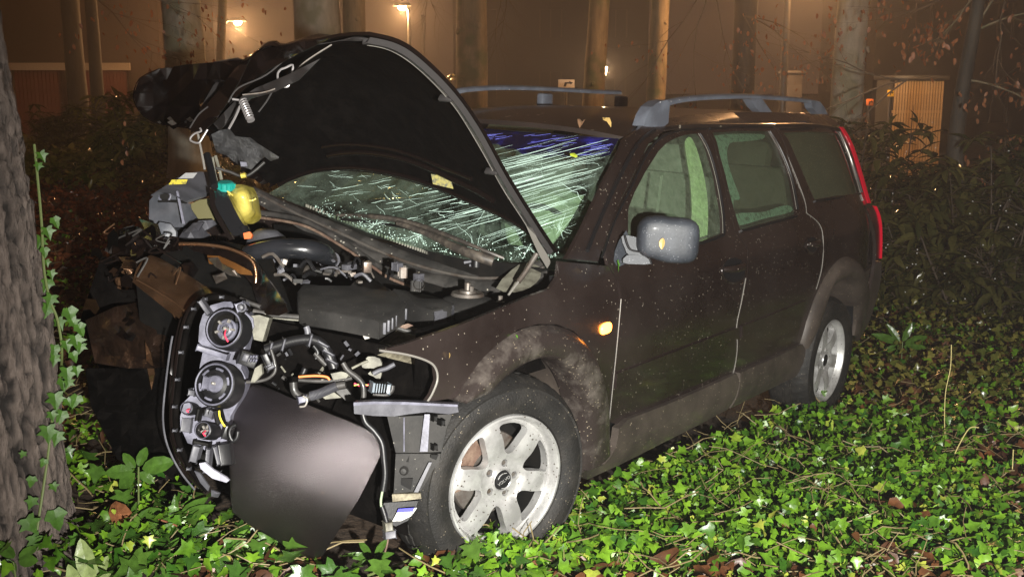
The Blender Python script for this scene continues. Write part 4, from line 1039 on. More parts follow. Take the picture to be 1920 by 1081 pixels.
lathe('steering_wheel', [(.185+.014*math.cos(a), .014*math.sin(a)) for a in [k*math.pi/4 for k in range(8)]], m_black, car, 32, frame_to((-.9, 0, .42)), (-.88, .38, .95), closed=True)
# deployed airbags
m_bag = mat('airbag_cloth', (.16, .20, .14), .85, bump=(18, .5, .02), noise=(7, (.24, .29, .20)))
bm = bmesh.new(); bmesh.ops.create_icosphere(bm, subdivisions=4, radius=1)
for v in bm.verts: v.co = Vector((-.90+v.co.x*.13, .38+v.co.y*.24+.02*fbm(v.co, 2.5), 1.02+v.co.z*.17+.03*fbm(v.co, 3)))
from_bm('deflated_airbag', bm, m_bag, car, True)
cb = [cd(x, y, 4.62) for x, y in ((1286, 268), (1296, 262), (1308, 290), (1318, 330), (1324, 370), (1322, 420), (1316, 462), (1296, 462), (1298, 400), (1296, 340), (1290, 300))]
def slab(name, pts, d, m, parent=None, thick=.02, direc=None, smooth=0, auto=30, wav=0., res=.03):
    """polygon given by picture points, standing at depth d (number or (d, per 100px x, per 100px y)), with real thickness"""
    cx_ = sum(p[0] for p in pts)/len(pts); cy_ = sum(p[1] for p in pts)/len(pts)
    if smooth: pts = [(p.x, p.y) for p in cat_rom([(a, b, 0) for a, b in pts], smooth, True)]
    pts = densify(pts, 12 if res else 500); V, T = cdt(pts, (), res*500 if res else 0)
    def dep(x, y): return d if not isinstance(d, tuple) else d[0]+d[1]*(x-cx_)/100+d[2]*(y-cy_)/100
    V3 = []
    for x, y in V:
        q_ = dep(x, y) + (wav*fbm((x/70, y/70, d[0] if isinstance(d, tuple) else d), 1.3, 3) if wav else 0); V3.append(cd(x, y, q_))
    T = T[:, ::-1]
    return solid(name, V3, T, m, parent or car, thick, nrm=direc or (CF), auto=auto)
slab('curtain_airbag', [(1284, 266), (1296, 258), (1310, 290), (1321, 335), (1327, 380), (1327, 430), (1320, 468), (1294, 470), (1297, 400), (1294, 340), (1288, 300)], (4.74, .3, -.13), mat('curtain_airbag_cloth', (.50, .64, .36), .9, bump=(30, .6, .01), noise=(40, (.36, .47, .25), .4, .6)), thick=.03, smooth=3, wav=.02)
slab('seat_belt', [(1238, 330), (1243, 328), (1232, 420), (1226, 420)], 4.5, m_cloth, thick=.004, res=0)

# --- door mirror
MX = Vector((-.595, .803, 0)).normalized(); MZ = Vector((0, 0, 1)); MY = MX.cross(MZ)
mc = cd(1252, 449, 3.86)
bm = bmesh.new(); bmesh.ops.create_cube(bm, size=2); bmesh.ops.subdivide_edges(bm, edges=bm.edges[:], cuts=7, use_grid_fill=True)
for v in bm.verts:
    p = v.co.copy(); nrm_ = (abs(p.x)**5+abs(p.y)**2.6+abs(p.z)**4.2)**(-.24) if p.length else 1
    p = p*min(1.3, nrm_); p.x *= .113; p.z *= .083; p.y *= .055
    if p.x < 0: p.z *= 1-.10*(p.x/.113)**2; p.z += .004
    if p.z < -.02 and p.x < -.05: p.z *= .93
    v.co = mc + MX*p.x + MY*p.y + MZ*(p.z - p.x*.02)
mh = from_bm('door_mirror', bm, m_mirror, car, True)
pts_ = [(1168, 466), (1176, 462), (1205, 466), (1213, 478), (1214, 494), (1175, 490), (1172, 478)]
slab('mirror_arm', [(1165, 444), (1176, 441), (1198, 446), (1214, 450), (1220, 470), (1210, 480), (1180, 478), (1172, 466)], 3.87, m_mirror, mh, .07, smooth=2)
slab('mirror_arm_cover', [(1176, 478), (1208, 480), (1222, 494), (1190, 495), (1168, 492)], 3.85, m_mirror, mh, .06, smooth=2)
slab('mirror_base', [(1150, 494), (1153, 470), (1161, 450), (1174, 432), (1178, 440), (1176, 470), (1178, 492), (1160, 500)], (3.90, .1, 0), m_mirror, mh, .03)
tube('mirror_arm_seam', [cd(x, y, 3.845) for x, y in ((1172, 441), (1176, 456), (1183, 468), (1200, 472), (1214, 474), (1218, 484), (1222, 495))], .0035, m_black, mh, 6, 3)
tube('mirror_seam', [mc+MX*a+MY*(.05 if False else -.052)+MZ*b for a, b in ((-.09, -.018), (0, -.021), (.08, -.014))], .0025, m_black, mh, 6, 3)

# --- wheels
def wheel(loc, steer, label):
    root_c = Vector(loc); Rz = Matrix.Rotation(steer, 3, 'Z')
    M = Rz @ Matrix(((-1, 0, 0), (0, 0, 1), (0, 1, 0))).transposed()      # local x -> -X (rear), local y -> +Z, local z -> outward
    ax = M.col[2]
    def P(r, a, z): return root_c + M @ Vector((r*math.cos(a), r*math.sin(a), z))
    seg = 144; prof = [(.222, -.008), (.228, .010), (.236, .014), (.255, .024), (.285, .024), (.305, .016), (.312, .018), (.318, .010), (.330, -.004), (.338, -.020), (.343, -.035), (.343, -.058), (.336, -.060), (.336, -.068), (.344, -.070), (.344, -.098), (.336, -.100), (.336, -.108), (.344, -.110), (.344, -.135), (.343, -.160), (.335, -.185), (.30, -.212), (.26, -.215), (.222, -.205)]
    vs, fs = [], []; n = len(prof)
    for i, (r, z) in enumerate(prof):
        for k in range(seg):
            a = 2*math.pi*k/seg; rr_ = r
            if i in (8, 9, 10, 11, 19, 20, 21) and (k % 3 == 0): rr_ -= .0035
            if i in (14, 15, 18, 19) and (k % 3 == 1): rr_ -= .003
            vs.append(P(rr_, a + (.012*(i % 4) if i > 9 else 0), z))
    for i in range(n-1):
        for k in range(seg): a, b = i*seg+k, i*seg+(k+1) % seg; fs.append((a, a+seg, b+seg, b))
    ty = mesh('tyre', vs, fs, m_rub, car, True, 28); ty['label'] = label
    # raised sidewall ring marks
    vs, fs = [], []
    for k in range(46):
        if k % 9 in (7, 8): continue
        a = rad(k*2.1-120); box_geo(vs, fs, P(.262, a, .0255), .009, .0025, .010 if k % 3 else .006, (M @ Matrix.Rotation(a+math.pi/2, 3, 'Z')) @ Matrix(((1, 0, 0), (0, 0, -1), (0, 1, 0))))
    mesh('sidewall_marks', vs, fs, m_rub, ty)
    def lt(name, prof, m, sg=64, par=None, auto=35): return lathe(name, [(r, z) for r, z in prof], m, par or car, sg, M, root_c, auto)
    rim = lt('rim', [(.222, -.012), (.2235, .002), (.221, .010), (.214, .011), (.209, .004), (.204, -.012), (.200, -.030), (.196, -.034)], m_alloy, 96)
    lt('rim_barrel', [(.206, -.010), (.196, -.06), (.185, -.12), (.19, -.20)], m_dark, 48, rim)
    # spoked face
    out = [Vector((.203*math.cos(2*math.pi*k/96), .203*math.sin(2*math.pi*k/96))) for k in range(96)]; holes = []
    for k in range(6):
        a0 = rad(18+60*k); h = []
        for rr_, da in ((.088, -2), (.096, -9), (.115, -13), (.140, -15.5), (.165, -18.5), (.181, -19), (.188, -13), (.190, 0), (.188, 13), (.181, 19), (.165, 18.5), (.140, 15.5), (.115, 13), (.096, 9), (.088, 2)):
            h.append((rr_*math.cos(a0+rad(da)), rr_*math.sin(a0+rad(da)), 0))
        h = [Vector((p.x, p.y)) for p in cat_rom(h, 2, True)]; holes.append(h)
    lugs = []
    for k in range(5):
        a0 = rad(90-14+72*k); c0 = Vector((.054*math.cos(a0), .054*math.sin(a0))); holes.append([c0+Vector((.0125*math.cos(t), .0125*math.sin(t))) for t in [j*math.pi/8 for j in range(16)]]); lugs.append(c0)
    V, T = cdt(out, holes, .012)
    def dz(x, y):
        r = math.hypot(x, y); a = math.degrees(math.atan2(y, x)); z = np.interp(r, [0, .035, .045, .075, .09, .13, .17, .19, .203], [-.018, -.018, -.026, -.026, -.016, -.010, -.012, -.020, -.030])
        s = abs(((a-18+30) % 60)-30)          # 30 = spoke middle, 0 = hole middle
        e = max(0, 1-abs(s-30)/15); return z + .0035*(e if r > .08 else 0)
    V3 = [P(math.hypot(x, y), math.atan2(y, x), dz(x, y)) for x, y in V]
    fn = np.cross(np.array(V3)[T[:, 1]]-np.array(V3)[T[:, 0]], np.array(V3)[T[:, 2]]-np.array(V3)[T[:, 0]])
    T = T if fn.mean(0) @ np.array(ax) > 0 else T[:, ::-1]
    solid('spokes', V3, T, m_alloy, rim, .032, nrm=-ax, auto=30)
    lt('centre_cap', [(0, -.008), (.022, -.008), (.030, -.011), (.033, -.018), (.033, -.03)], m_black, 32, rim)
    lt('cap_ring', [(.0335, -.016), (.0355, -.012), (.0375, -.018)], m_alloy, 32, rim)
    for c0 in lugs:
        lathe('wheel_bolt', [(0, -.030), (.0075, -.030), (.0085, -.034), (.0085, -.05)], m_steel, rim, 6, M, root_c + M @ Vector((c0.x, c0.y, 0)))
    V2, T2 = cdt([Vector((.07*math.cos(k*.2618), .07*math.sin(k*.2618))) for k in range(24)], (), 0)
    lt('hub_back', [(0, -.052), (.068, -.052), (.075, -.07)], m_dark, 32, rim)
    lt('brake_disc', [(.06, -.085), (.075, -.082), (.078, -.092), (.140, -.092), (.143, -.098), (.143, -.112), (.05, -.112)], m_steel, 64, rim)
    # caliper
    vs, fs = [], []
    for rr_, z in ((.10, -.06), (.155, -.06), (.155, -.125), (.10, -.125)):
        for k in range(9): vs.append(P(rr_, rad(120+70*k/8), z))
    for j in range(4):
        for k in range(8): a = j*9+k; b = ((j+1) % 4)*9+k; fs.append((a, a+1, b+1, b))
    fs += [(0, 9, 18, 27), (8, 17, 26, 35)]
    mesh('brake_caliper', vs, fs, m_rust, rim)
    lt('brake_shield', [(.02, -.13), (.178, -.13), (.18, -.12)], m_dark, 48, rim)
    M4 = Matrix.Translation(P(0, 0, -.0065)) @ (M @ Matrix.Rotation(rad(0), 3, 'Z') @ Matrix(((1, 0, 0), (0, 1, 0), (0, 0, 1)))).to_4x4()
    return rim, M, P
rim, M_, P_ = wheel((.083, .925, .343), -.268, 'front tyre with chunky shoulder tread, half sunk in ivy')
t_ = text_mesh('cap_lettering', 'VOLVO', .0155, m_alloy, Matrix.Translation(P_(0, 0, -.0074)) @ (M_ @ Matrix.Rotation(rad(25), 3, 'Z')).to_4x4(), rim)
for s in (1, -1):
    c_ = [P_(.026, rad(25)+ (math.pi/2)*s + rad(a), -.0072) for a in (-45, -20, 0, 20, 45)]; tube('cap_band', c_, .0016, m_alloy, rim, 5)
wheel((-2.763, .925, .222), 0, 'rear tyre standing in dead leaves and ivy')
wheel((-2.763, -.70, .222), math.pi, 'far rear tyre'); wheel((.03, -.70, .343), math.pi, 'far front tyre')

# ================================================================ BONNET
bk = [(1045, 478, .7), (980, 430, .55), (900, 392, .33), (800, 350, .08), (700, 325, -.15), (620, 321, -.33), (560, 332, -.48), (505, 352, -.62)]
fr = [(690, 66, .7), (640, 68, .55), (560, 80, .3), (500, 90, .1), (440, 125, -.15), (400, 175, -.35), (375, 215, -.5), (352, 242, -.62)]
Bk = [cp(a, b, 1, c) for a, b, c in bk]; Fr = [cp(a, b, 1, c) for a, b, c in fr]
Rt = [cp(a, b, 1, .7) for a, b in ((1045, 478), (1000, 410), (950, 330), (900, 240), (850, 170), (790, 110), (745, 80), (690, 66))]
Lf = [Bk[-1]] + [cp(a, b, 1, -.62) for a, b in ((480, 338), (450, 318), (425, 295), (400, 272), (380, 257), (365, 248))] + [Fr[-1]]
def curve_at(C, t):
    x = t*(len(C)-1); i = min(int(x), len(C)-2); f = x-i; a, b, c, d = C[max(i-1, 0)], C[i], C[i+1], C[min(i+2, len(C)-1)]
    return .5*((2*b)+(c-a)*f+(2*a-5*b+4*c-d)*f*f+(3*b-3*c+d-a)*f**3)
HN = (Rt[-1]-Rt[0]).cross(Bk[-1]-Bk[0]).normalized(); HN = HN if HN.dot(CC-Rt[3]) < 0 else -HN   # away from the camera = outer skin side
def hood(u, v, off=0.):
    p = curve_at(Bk, u)*(1-v)+curve_at(Fr, u)*v + curve_at(Rt, v)*(1-u)+curve_at(Lf, v)*u - (Rt[0]*(1-u)*(1-v)+Rt[-1]*(1-u)*v+Bk[-1]*u*(1-v)+Fr[-1]*u*v)
    bul = .10*math.sin(math.pi*min(1, max(0, u)))*math.sin(math.pi*min(1, max(0, v)))
    cr = 0
    if v > .72 and u > .12:
        k = min(1, (v-.72)/.2)*min(1, (u-.12)/.25); cr = k*(.035*fbm((u*5, v*6, 1), 1.4, 3) + .018*abs(math.sin(u*17+v*5)))
    if u > .75: cr += (u-.75)*.15*fbm((u*6, v*7, 3), 1.5, 3)
    return p + HN*(bul+off-cr)
def hood_sheet(name, u0, u1, v0, v1, off, m, thick, n=44, k=44, parent=None, fn=None):
    V = [hood(u0+(u1-u0)*i/n, v0+(v1-v0)*j/k, off + (fn(i/n, j/k) if fn else 0)) for j in range(k+1) for i in range(n+1)]; T = []
    for j in range(k):
        for i in range(n): a = j*(n+1)+i; T += [(a, a+1, a+n+2), (a, a+n+2, a+n+1)]
    return solid(name, V, np.array(T), m, parent or car, thick, nrm=HN, auto=40)
hd = hood_sheet('bonnet', 0, 1, 0, 1, 0, m_gloss, .012); hd['label'] = 'buckled bonnet standing open, seen from its dark underside'
hood_sheet('bonnet_liner', .06, .93, .07, .90, -.022, m_liner, .015, parent=hd)
# pressed inner frame rib along the near edge and the rear edge
def hpath(pts, off): return [hood(u, v, off) for u, v in pts]
m_edge = mat('bonnet_inner_frame', (.045, .042, .042), .35, coat=.5, metal=.2)
vs_ = [(.030, .03+.93*k/30) for k in range(31)]
V = []; T = []
for k in range(41):
    v = .02+.95*k/40; wob = .004*math.sin(v*34)*(1 if .25 < v < .9 else .4)
    for u, o_ in ((.016, -.004), (.020, -.022), (.045+wob, -.026), (.052+wob, -.014)): V.append(hood(u, v, o_))
for k in range(40):
    for j in range(3): a = 4*k+j; T += [(a, a+1, a+5), (a, a+5, a+4)]
solid('edge_frame', V, np.array(T), m_edge, hd, .004, auto=50)
tube('edge_seal', hpath([(.050+.004*math.sin(v*34), v) for v in [.04+.9*k/40 for k in range(41)]], -.029), .0032, m_seam, hd, 6)
tube('front_edge_lip', hpath([(.04+.93*k/40, .955+.01*math.sin(k*.8)) for k in range(41)], -.012), [.004+.003*math.sin(k*.7) for k in range(41)], m_edge, hd, 6)
tube('rear_edge_frame', hpath([(.06+.86*k/30, .045) for k in range(31)], -.012), .010, m_gloss, hd, 8)
tube('rear_rib', hpath([(.15+.5*k/20, .15+.02*math.sin(k*.15)) for k in range(21)], -.045), .012, m_gloss, hd, 8)
tube('rear_rib', hpath([(.2+.45*k/20, .20) for k in range(21)], -.043), .008, m_gloss, hd, 8)
slab('warning_sticker', [(808, 326), (845, 334), (850, 354), (832, 350), (812, 345)], 3.95, mat('faded_yellow_sticker', (.22, .19, .03), .6, noise=(60, (.05, .05, .02), .45, .6)), hd, .001, res=0)
for u, v in ((.055, .55), (.055, .30)):
    c_ = hood(u, v, -.034); box('liner_clip', c_, (.05, .012, .022), m_edge, hd, frame_to(HN), .003)
# hinge arm at the near rear corner
slab('bonnet_hinge', [(978, 398), (984, 397), (996, 425), (1012, 455), (1027, 478), (1033, 492), (1026, 503), (1012, 480), (998, 450), (985, 420)], (3.78, .1, 0), mat('hinge_steel', (.20, .19, .17), .4, metal=.5), thick=.006, res=0)
tube('gas_strut', [cd(1006, 476, 3.70), cd(985, 510, 3.68), cd(972, 528, 3.66)], [.010, .009, .009], m_steel, car, 8)
tube('strut_rod', [cd(972, 528, 3.66), cd(953, 553, 3.64)], .004, m_seam, car, 6)
# folded outer skin flap on the far front corner
fl = [(452, 112), (400, 117), (350, 121), (300, 129), (262, 147), (250, 178), (256, 200), (268, 216), (290, 230), (325, 237), (352, 240), (372, 232), (380, 208), (374, 196), (392, 184), (425, 165), (448, 142)]
slab('folded_bonnet_skin', fl, (3.95, -.35, .15), m_gloss, hd, .006, wav=.22, res=.05, auto=15)
tube('folded_edge', [cd(x, y, 3.93-.0035*(x-350)) for x, y in fl[3:11]], .0022, m_gloss, hd, 6, 3)
slab('torn_edge', [(400, 116), (446, 108), (470, 118), (450, 150), (430, 165), (408, 178), (396, 200), (382, 214), (374, 205), (400, 160), (430, 128)], (3.72, -.2, .1), m_edge, hd, .006, wav=.08, auto=50)
# crumpled sheet along the front edge (several folded facets)
for i, pl_ in enumerate(([(352, 242), (380, 205), (410, 170), (440, 128), (470, 108), (450, 150), (425, 195), (400, 230), (375, 252)], [(440, 126), (500, 90), (560, 80), (620, 72), (560, 100), (505, 130), (460, 165), (430, 195)],
                         [(400, 232), (440, 190), (480, 165), (540, 140), (600, 110), (560, 150), (515, 172), (470, 185), (430, 225), (412, 245)])):
    slab('crumpled_edge', pl_, ((3.55, 3.40, 3.48)[i], -.25, .12), m_edge if i == 2 else m_gloss, hd, .005, wav=.09, auto=40)
for pts_, d in (([(428, 192), (447, 165), (500, 140), (550, 97)], 3.42), ([(356, 240), (372, 215), (390, 200)], 3.6), ([(455, 178), (500, 172), (536, 155), (570, 118), (622, 84)], 3.33), ([(485, 210), (500, 190), (512, 170), (524, 160)], 3.4)):
    tube('edge_bead', [cd(x, y, d) for x, y in pts_], .0028, m_edge if d != 3.33 else m_steel, hd, 6, 5)
m_wire = mat('latch_wire', (.36, .34, .34), .35, metal=.6)
tube('latch_loop', [cd(x, y, 3.36) for x, y in ((527, 130), (521, 138), (522, 152), (530, 162), (541, 161), (547, 140), (549, 122), (536, 127), (527, 130))], .0035, m_wire, hd, 6, 3)
tube('latch_loop', [cd(x, y, 3.62) for x, y in ((375, 240), (377, 246), (366, 250), (358, 257), (358, 264), (372, 268), (380, 258), (389, 243))], .0035, m_wire, hd, 6, 3)
hel = []; a0, a1 = cd(455, 188, 3.42), cd(469, 222, 3.40); axd = (a1-a0); fx = frame_to(axd)
for k in range(90):
    t = k/89; r_ = .012; hel.append(a0+axd*t+fx @ Vector((r_*math.cos(t*50), r_*math.sin(t*50), 0)))
tube('latch_spring', hel, .0028, m_wire, hd, 6); tube('spring_tip', [a1, a1+axd*.12], .013, m_wire, hd, 10); tube('spring_rod', [a0-axd*.1, a1], .005, m_black, hd, 6)
tube('latch_hook', [cd(x, y, 3.44) for x, y in ((436, 186), (452, 190), (448, 204), (440, 222), (429, 242))], .004, m_wire, hd, 6, 3)
slab('torn_insulation', [(396, 252), (413, 244), (430, 241), (441, 255), (455, 257), (469, 258), (482, 268), (496, 277), (523, 294), (522, 297), (507, 302), (496, 294), (488, 300), (480, 308), (471, 318), (452, 312), (440, 304), (424, 291), (405, 286)], (4.05, -.2, .2), mat('torn_grey_sheet', (.075, .075, .078), .5, coat=.3, noise=(14, (.14, .14, .14), .45, .65), bump=(25, .8, .02)), hd, .004, wav=.16, auto=60)
slab('insulation_tag', [(450, 303), (462, 304), (464, 312), (452, 312)], 3.98, m_lgrey, hd, .002, res=0)
tube('release_cable', [cd(x, y, 3.7) for x, y in ((371, 250), (376, 275), (381, 300), (384, 318))], .004, m_seam, hd, 6, 3)

# ================================================================ ENGINE BAY
def cable(pts, r, m, d=None, seg=8, name='cable'):
    return tube(name, [cd(x, y, d if d else z) for x, y, *zz in pts for z in [zz[0] if zz else 3.2]], r*3.2/F, m, car, seg, 5)
def ebox(name, px_poly, z, h, m, bevel=False, parent=None, smooth=0):
    """a body whose top face lies on the plane z, going down by h"""
    P = [cp(x, y, 2, z) for x, y in px_poly]; q_ = [Vector((p.x, p.y)) for p in P]
    if smooth: q_ = [Vector((p.x, p.y)) for p in cat_rom([(p.x, p.y, 0) for p in q_], smooth, True)]
    n = len(q_); top = inset(q_, .008); vs = [(p.x, p.y, z) for p in top]+[(p.x, p.y, z-.008) for p in q_]+[(p.x, p.y, z-h) for p in q_]
    fs = [tuple(range(n))]+[tuple(reversed(range(2*n, 3*n)))]
    for b in (0, n):
        for i in range(n): fs.append((b+i, b+n+i, b+n+(i+1) % n, b+(i+1) % n))
    bm = bmesh.new(); vv = [bm.verts.new(v) for v in vs]
    for f in fs: bm.faces.new([vv[i] for i in f])
    return from_bm(name, bm, m, parent or car, True, 50)
m_ecov = mat('engine_cover_plastic', (.012, .0115, .011), .7, noise=(10, (.030, .028, .026), .4, .7), bump=(150, .25, .003), speck=(110, .16, (.2, .19, .16), .1))
ebox('engine_cover', [(556, 545), (566, 532), (600, 534), (653, 535), (673, 516), (700, 519), (741, 546), (764, 566), (757, 577), (711, 602), (684, 596), (620, 584), (562, 574)], .89, .055, m_ecov)
# ribs on the near edge of the cover
a_, b_ = cp(762, 570, 2, .885), cp(716, 600, 2, .885)
for k in range(7):
    p = a_.lerp(b_, (k+.3)/7); box('cover_rib', p+Vector((.020, .016, -.024)), (.010, .016, .036), m_grey, car, Matrix.Rotation(math.atan2(b_.y-a_.y, b_.x-a_.x), 3, 'Z'), .002)
ebox('engine_cover', [(735, 541), (790, 548), (830, 558), (852, 568), (845, 575), (812, 582), (775, 572)], .86, .08, m_ecov)
ebox('cover_tray', [(812, 576), (850, 568), (852, 574), (815, 588)], .855, .05, m_grey)
# suspension turret with bolt
tc_ = cp(878, 556, 2, .86)
lathe('suspension_turret', [(0, .0), (.05, .0), (.085, -.008), (.115, -.03), (.13, -.08), (.13, -.16)], m_ecov, car, 40, c=tc_); lathe('turret_bolt', [(0, .045), (.012, .045), (.012, .02), (.03, .018), (.03, .0)], m_steel, car, 16, c=tc_+Vector((-.02, -.02, 0)))
lathe('turret_plate', [(0, .010), (.055, .010), (.06, .0)], m_steel, car, 24, c=tc_+Vector((-.02, -.02, 0)))
for x, y in ((924, 527), (978, 545)): lathe('turret_nut', [(0, .02), (.008, .02), (.008, 0), (.016, 0)], m_steel, car, 8, c=cp(x-40, y+20, 2, .875))
# dark bay floor and firewall: everything below the parts is a dark cavity
box('bay_floor', (.02, 0, .45), (.75, 1.4, .04), m_liner, car)
box('firewall', (-.42, 0, .70), (.05, 1.5, .50), m_dark, car)
box('engine_block', (.10, -.08, .66), (.55, .62, .26), m_dark, car, bevel=.03)
box('inner_wing', (-.02, .78, .74), (.75, .03, .24), m_liner, car)
box('inner_wing', (.0, -.74, .72), (.8, .03, .34), m_liner, car)
# cowl: nested long bands following the screen base
def band(name, top, bot, m, thick=.012, lift=0., n=40, wav=0.):
    A = cat_rom(top, 6); B_ = cat_rom(bot, 6); V = []; k = len(A)
    for i in range(k):
        for t in (0, .33, .66, 1):
            p = A[i].lerp(B_[i], t); V.append(p + Vector((0, 0, .010*math.sin(math.pi*t)+wav*fbm((i*.2, t, 1), 1, 2))))
    T = []
    for i in range(k-1):
        for j in range(3): a = 4*i+j; T += [(a, a+1, a+5), (a, a+5, a+4)]
    return solid(name, V, np.array(T), m, car, thick, nrm=(0, 0, -1), auto=50)
m_cowl = mat('cowl_plastic', (.022, .021, .020), .5, coat=.15, noise=(9, (.065, .06, .056), .42, .68), bump=(40, .3, .004), speck=(50, .2, (.3, .28, .24), .25))
dd = lambda x: 4.50-.00118*(x-515)
C1 = [(478, 350), (530, 375), (577, 396), (640, 421), (700, 447), (770, 474), (840, 493), (900, 500), (965, 497), (1010, 486)]
C2 = [(470, 358), (522, 385), (566, 407), (630, 435), (690, 463), (760, 492), (835, 513), (900, 523), (970, 519), (1020, 503)]
C3 = [(468, 366), (515, 396), (558, 420), (620, 448), (680, 478), (750, 509), (830, 531), (905, 541), (980, 534), (1026, 510)]
band('cowl_panel', [cd(x, y, dd(x)) for x, y in C1], [cd(x, y, dd(x)-.05) for x, y in C2], m_cowl)
band('cowl_channel', [cd(x, y+3, dd(x)-.055) for x, y in C2], [cd(x, y, dd(x)-.09) for x, y in C3], m_cowl, wav=.01)
tube('cowl_rail', [cd(x, y-2, dd(x)-.06) for x, y in C2], .006, m_steel, car, 8, 4)
C4 = [(478, 398), (530, 405), (580, 418), (640, 452), (700, 492), (730, 512), (775, 530)]
tube('bulkhead_edge', [cd(x, y, dd(x)-.17) for x, y in C4], .012, m_cowl, car, 8, 5)
tube('bulkhead_edge', [cd(x, y+9, dd(x)-.19) for x, y in C4], .006, m_rust, car, 8, 5)
# toothed rubber seal
vs, fs = [], []; pth = cat_rom([cd(x, y, dd(x)-.01) for x, y in ((575, 388), (640, 414), (700, 438), (760, 461), (810, 479), (850, 491))], 22)
for i, p in enumerate(pth):
    if i % 2 == 0: box_geo(vs, fs, p+Vector((0, 0, .006)), .007, .007, .012, Matrix.Rotation(.6, 3, 'Z'))
ts = mesh('toothed_seal', vs, fs, m_white_p, car); ts['kind'] = 'stuff'
# wipers
_wp = [(960+F*(v-CC).dot(CR)/(v-CC).dot(CF), 540.5-F*(v-CC).dot(CU)/(v-CC).dot(CF), (v-CC).dot(CF)) for v in WV]
def wpx(x, y, o=.03): return cd(x, y, min(_wp, key=lambda q_: (q_[0]-x)**2+(q_[1]-y)**2)[2]-o)
m_wip = mat('weathered_wiper', (.035, .030, .026), .5, coat=.2, noise=(30, (.09, .075, .06), .45, .65))
tube('wiper_arm', [wpx(x, y, .035+.01) for x, y in ((925, 490), (890, 478), (850, 462), (810, 442), (770, 426), (745, 418))], [.021, .020, .017, .014, .011, .009], m_wip, car, 8, 4)
tube('wiper_blade', [wpx(x, y, .03) for x, y in ((632, 403), (665, 404), (700, 406), (740, 411), (790, 424), (850, 446), (905, 468), (945, 484))], [.005, .008, .010, .011, .011, .009, .007, .005], m_wip, car, 6, 4)
tube('wiper_blade_rubber', [wpx(x, y+7, .025) for x, y in ((640, 404), (700, 410), (760, 420), (820, 440), (880, 464))], .005, m_dark, car, 6, 4)
tube('wiper_arm', [cd(x, y, 4.02) for x, y in ((870, 492), (900, 488), (925, 489), (937, 494), (930, 500), (880, 497))], .006, m_grey, car, 8, 4)
lathe('wiper_spindle', [(0, .03), (.014, .028), (.018, .0), (.018, -.02)], m_black, car, 14, c=cd(893, 490, 4.0))
# turret corner casting by the hinge
slab('hinge_casting', [(930, 540), (960, 505), (985, 492), (1012, 500), (1013, 520), (995, 538), (965, 548)], (3.80, 0, -.3), m_white_p, thick=.03, smooth=2)
# big intake pipe
tube('intake_pipe', [cd(462, 476, 3.78), cd(490, 470, 3.76), cd(530, 466, 3.75), cd(575, 468, 3.76), cd(606, 476, 3.80), cd(620, 492, 3.88)], [.028, .032, .036, .037, .036, .030], mat('intake_plastic', (.010, .011, .013), .22, coat=.9, noise=(5, (.024, .025, .03), .4, .7)), car, 22, 5)
tube('intake_cuff', [cd(618, 488, 3.87), cd(621, 497, 3.90)], .038, m_grey, car, 20)
slab('intake_scoop', [(462, 478), (482, 490), (500, 520), (522, 550), (540, 585), (500, 590), (480, 560), (470, 520)], (3.55, -.2, -.35), m_gloss, thick=.02, wav=.08, smooth=2)
# battery/fuse box on the far side
m_box = mat('fuse_box_plastic', (.07, .075, .088), .45, noise=(8, (.12, .125, .145), .4, .62), bump=(40, .3, .004))
slab('fuse_box', [(280, 376), (292, 362), (318, 360), (345, 376), (356, 382), (366, 402), (352, 420), (345, 425), (300, 428), (279, 424)], (4.02, .3, 0), m_box, thick=.16)
slab('fuse_box_lid', [(282, 366), (315, 345), (340, 327), (368, 322), (392, 322), (398, 340), (392, 362), (364, 372), (346, 378), (318, 362), (300, 360)], (4.05, .25, -.5), m_box, thick=.05)
tube('lid_seam', [cd(x, y, 3.94) for x, y in ((282, 378), (316, 377), (350, 380))], .004, m_dark, car, 6, 2)
slab('broken_hole', [(298, 366), (312, 360), (319, 366), (316, 376), (302, 376)], 3.95, m_dark, thick=.004, smooth=2)
tube('broken_hole_rim', [cd(x, y, 3.945) for x, y in ((302, 376), (296, 368), (302, 362), (314, 360), (320, 367), (316, 376))], .004, m_lgrey, car, 6, 3)
slab('box_ridge', [(330, 358), (334, 358), (347, 420), (342, 420)], 3.93, m_lgrey, thick=.01, res=0)
slab('yellow_label', [(322, 337), (352, 336), (348, 345), (316, 346)], 3.92, mat('label_yellow', (.50, .42, .03), .5, noise=(60, (.2, .17, .03), .5, .6)), thick=.002, res=0)
slab('white_label', [(348, 324), (370, 324), (362, 334), (334, 335)], 3.93, mat('label_white', (.25, .25, .25), .6), thick=.002, res=0)
slab('olive_canister', [(358, 382), (392, 372), (400, 392), (402, 412), (378, 414), (366, 402)], 4.1, mat('olive_plastic', (.10, .09, .03), .5), thick=.08, smooth=2)
slab('torn_bracket', [(292, 424), (300, 416), (320, 420), (330, 434), (330, 446), (318, 448), (296, 438)], 3.85, m_box, thick=.02, wav=.05)
for i, q_ in enumerate(([(335, 445), (345, 430), (360, 425), (372, 414), (400, 412), (405, 420), (392, 428), (384, 432), (394, 440), (380, 446), (350, 449)], [(344, 436), (362, 418), (382, 416), (372, 432)])):
    slab('torn_bracket', q_, (3.88-.05*i, 0, -.2), m_grey, thick=.015, wav=.10)
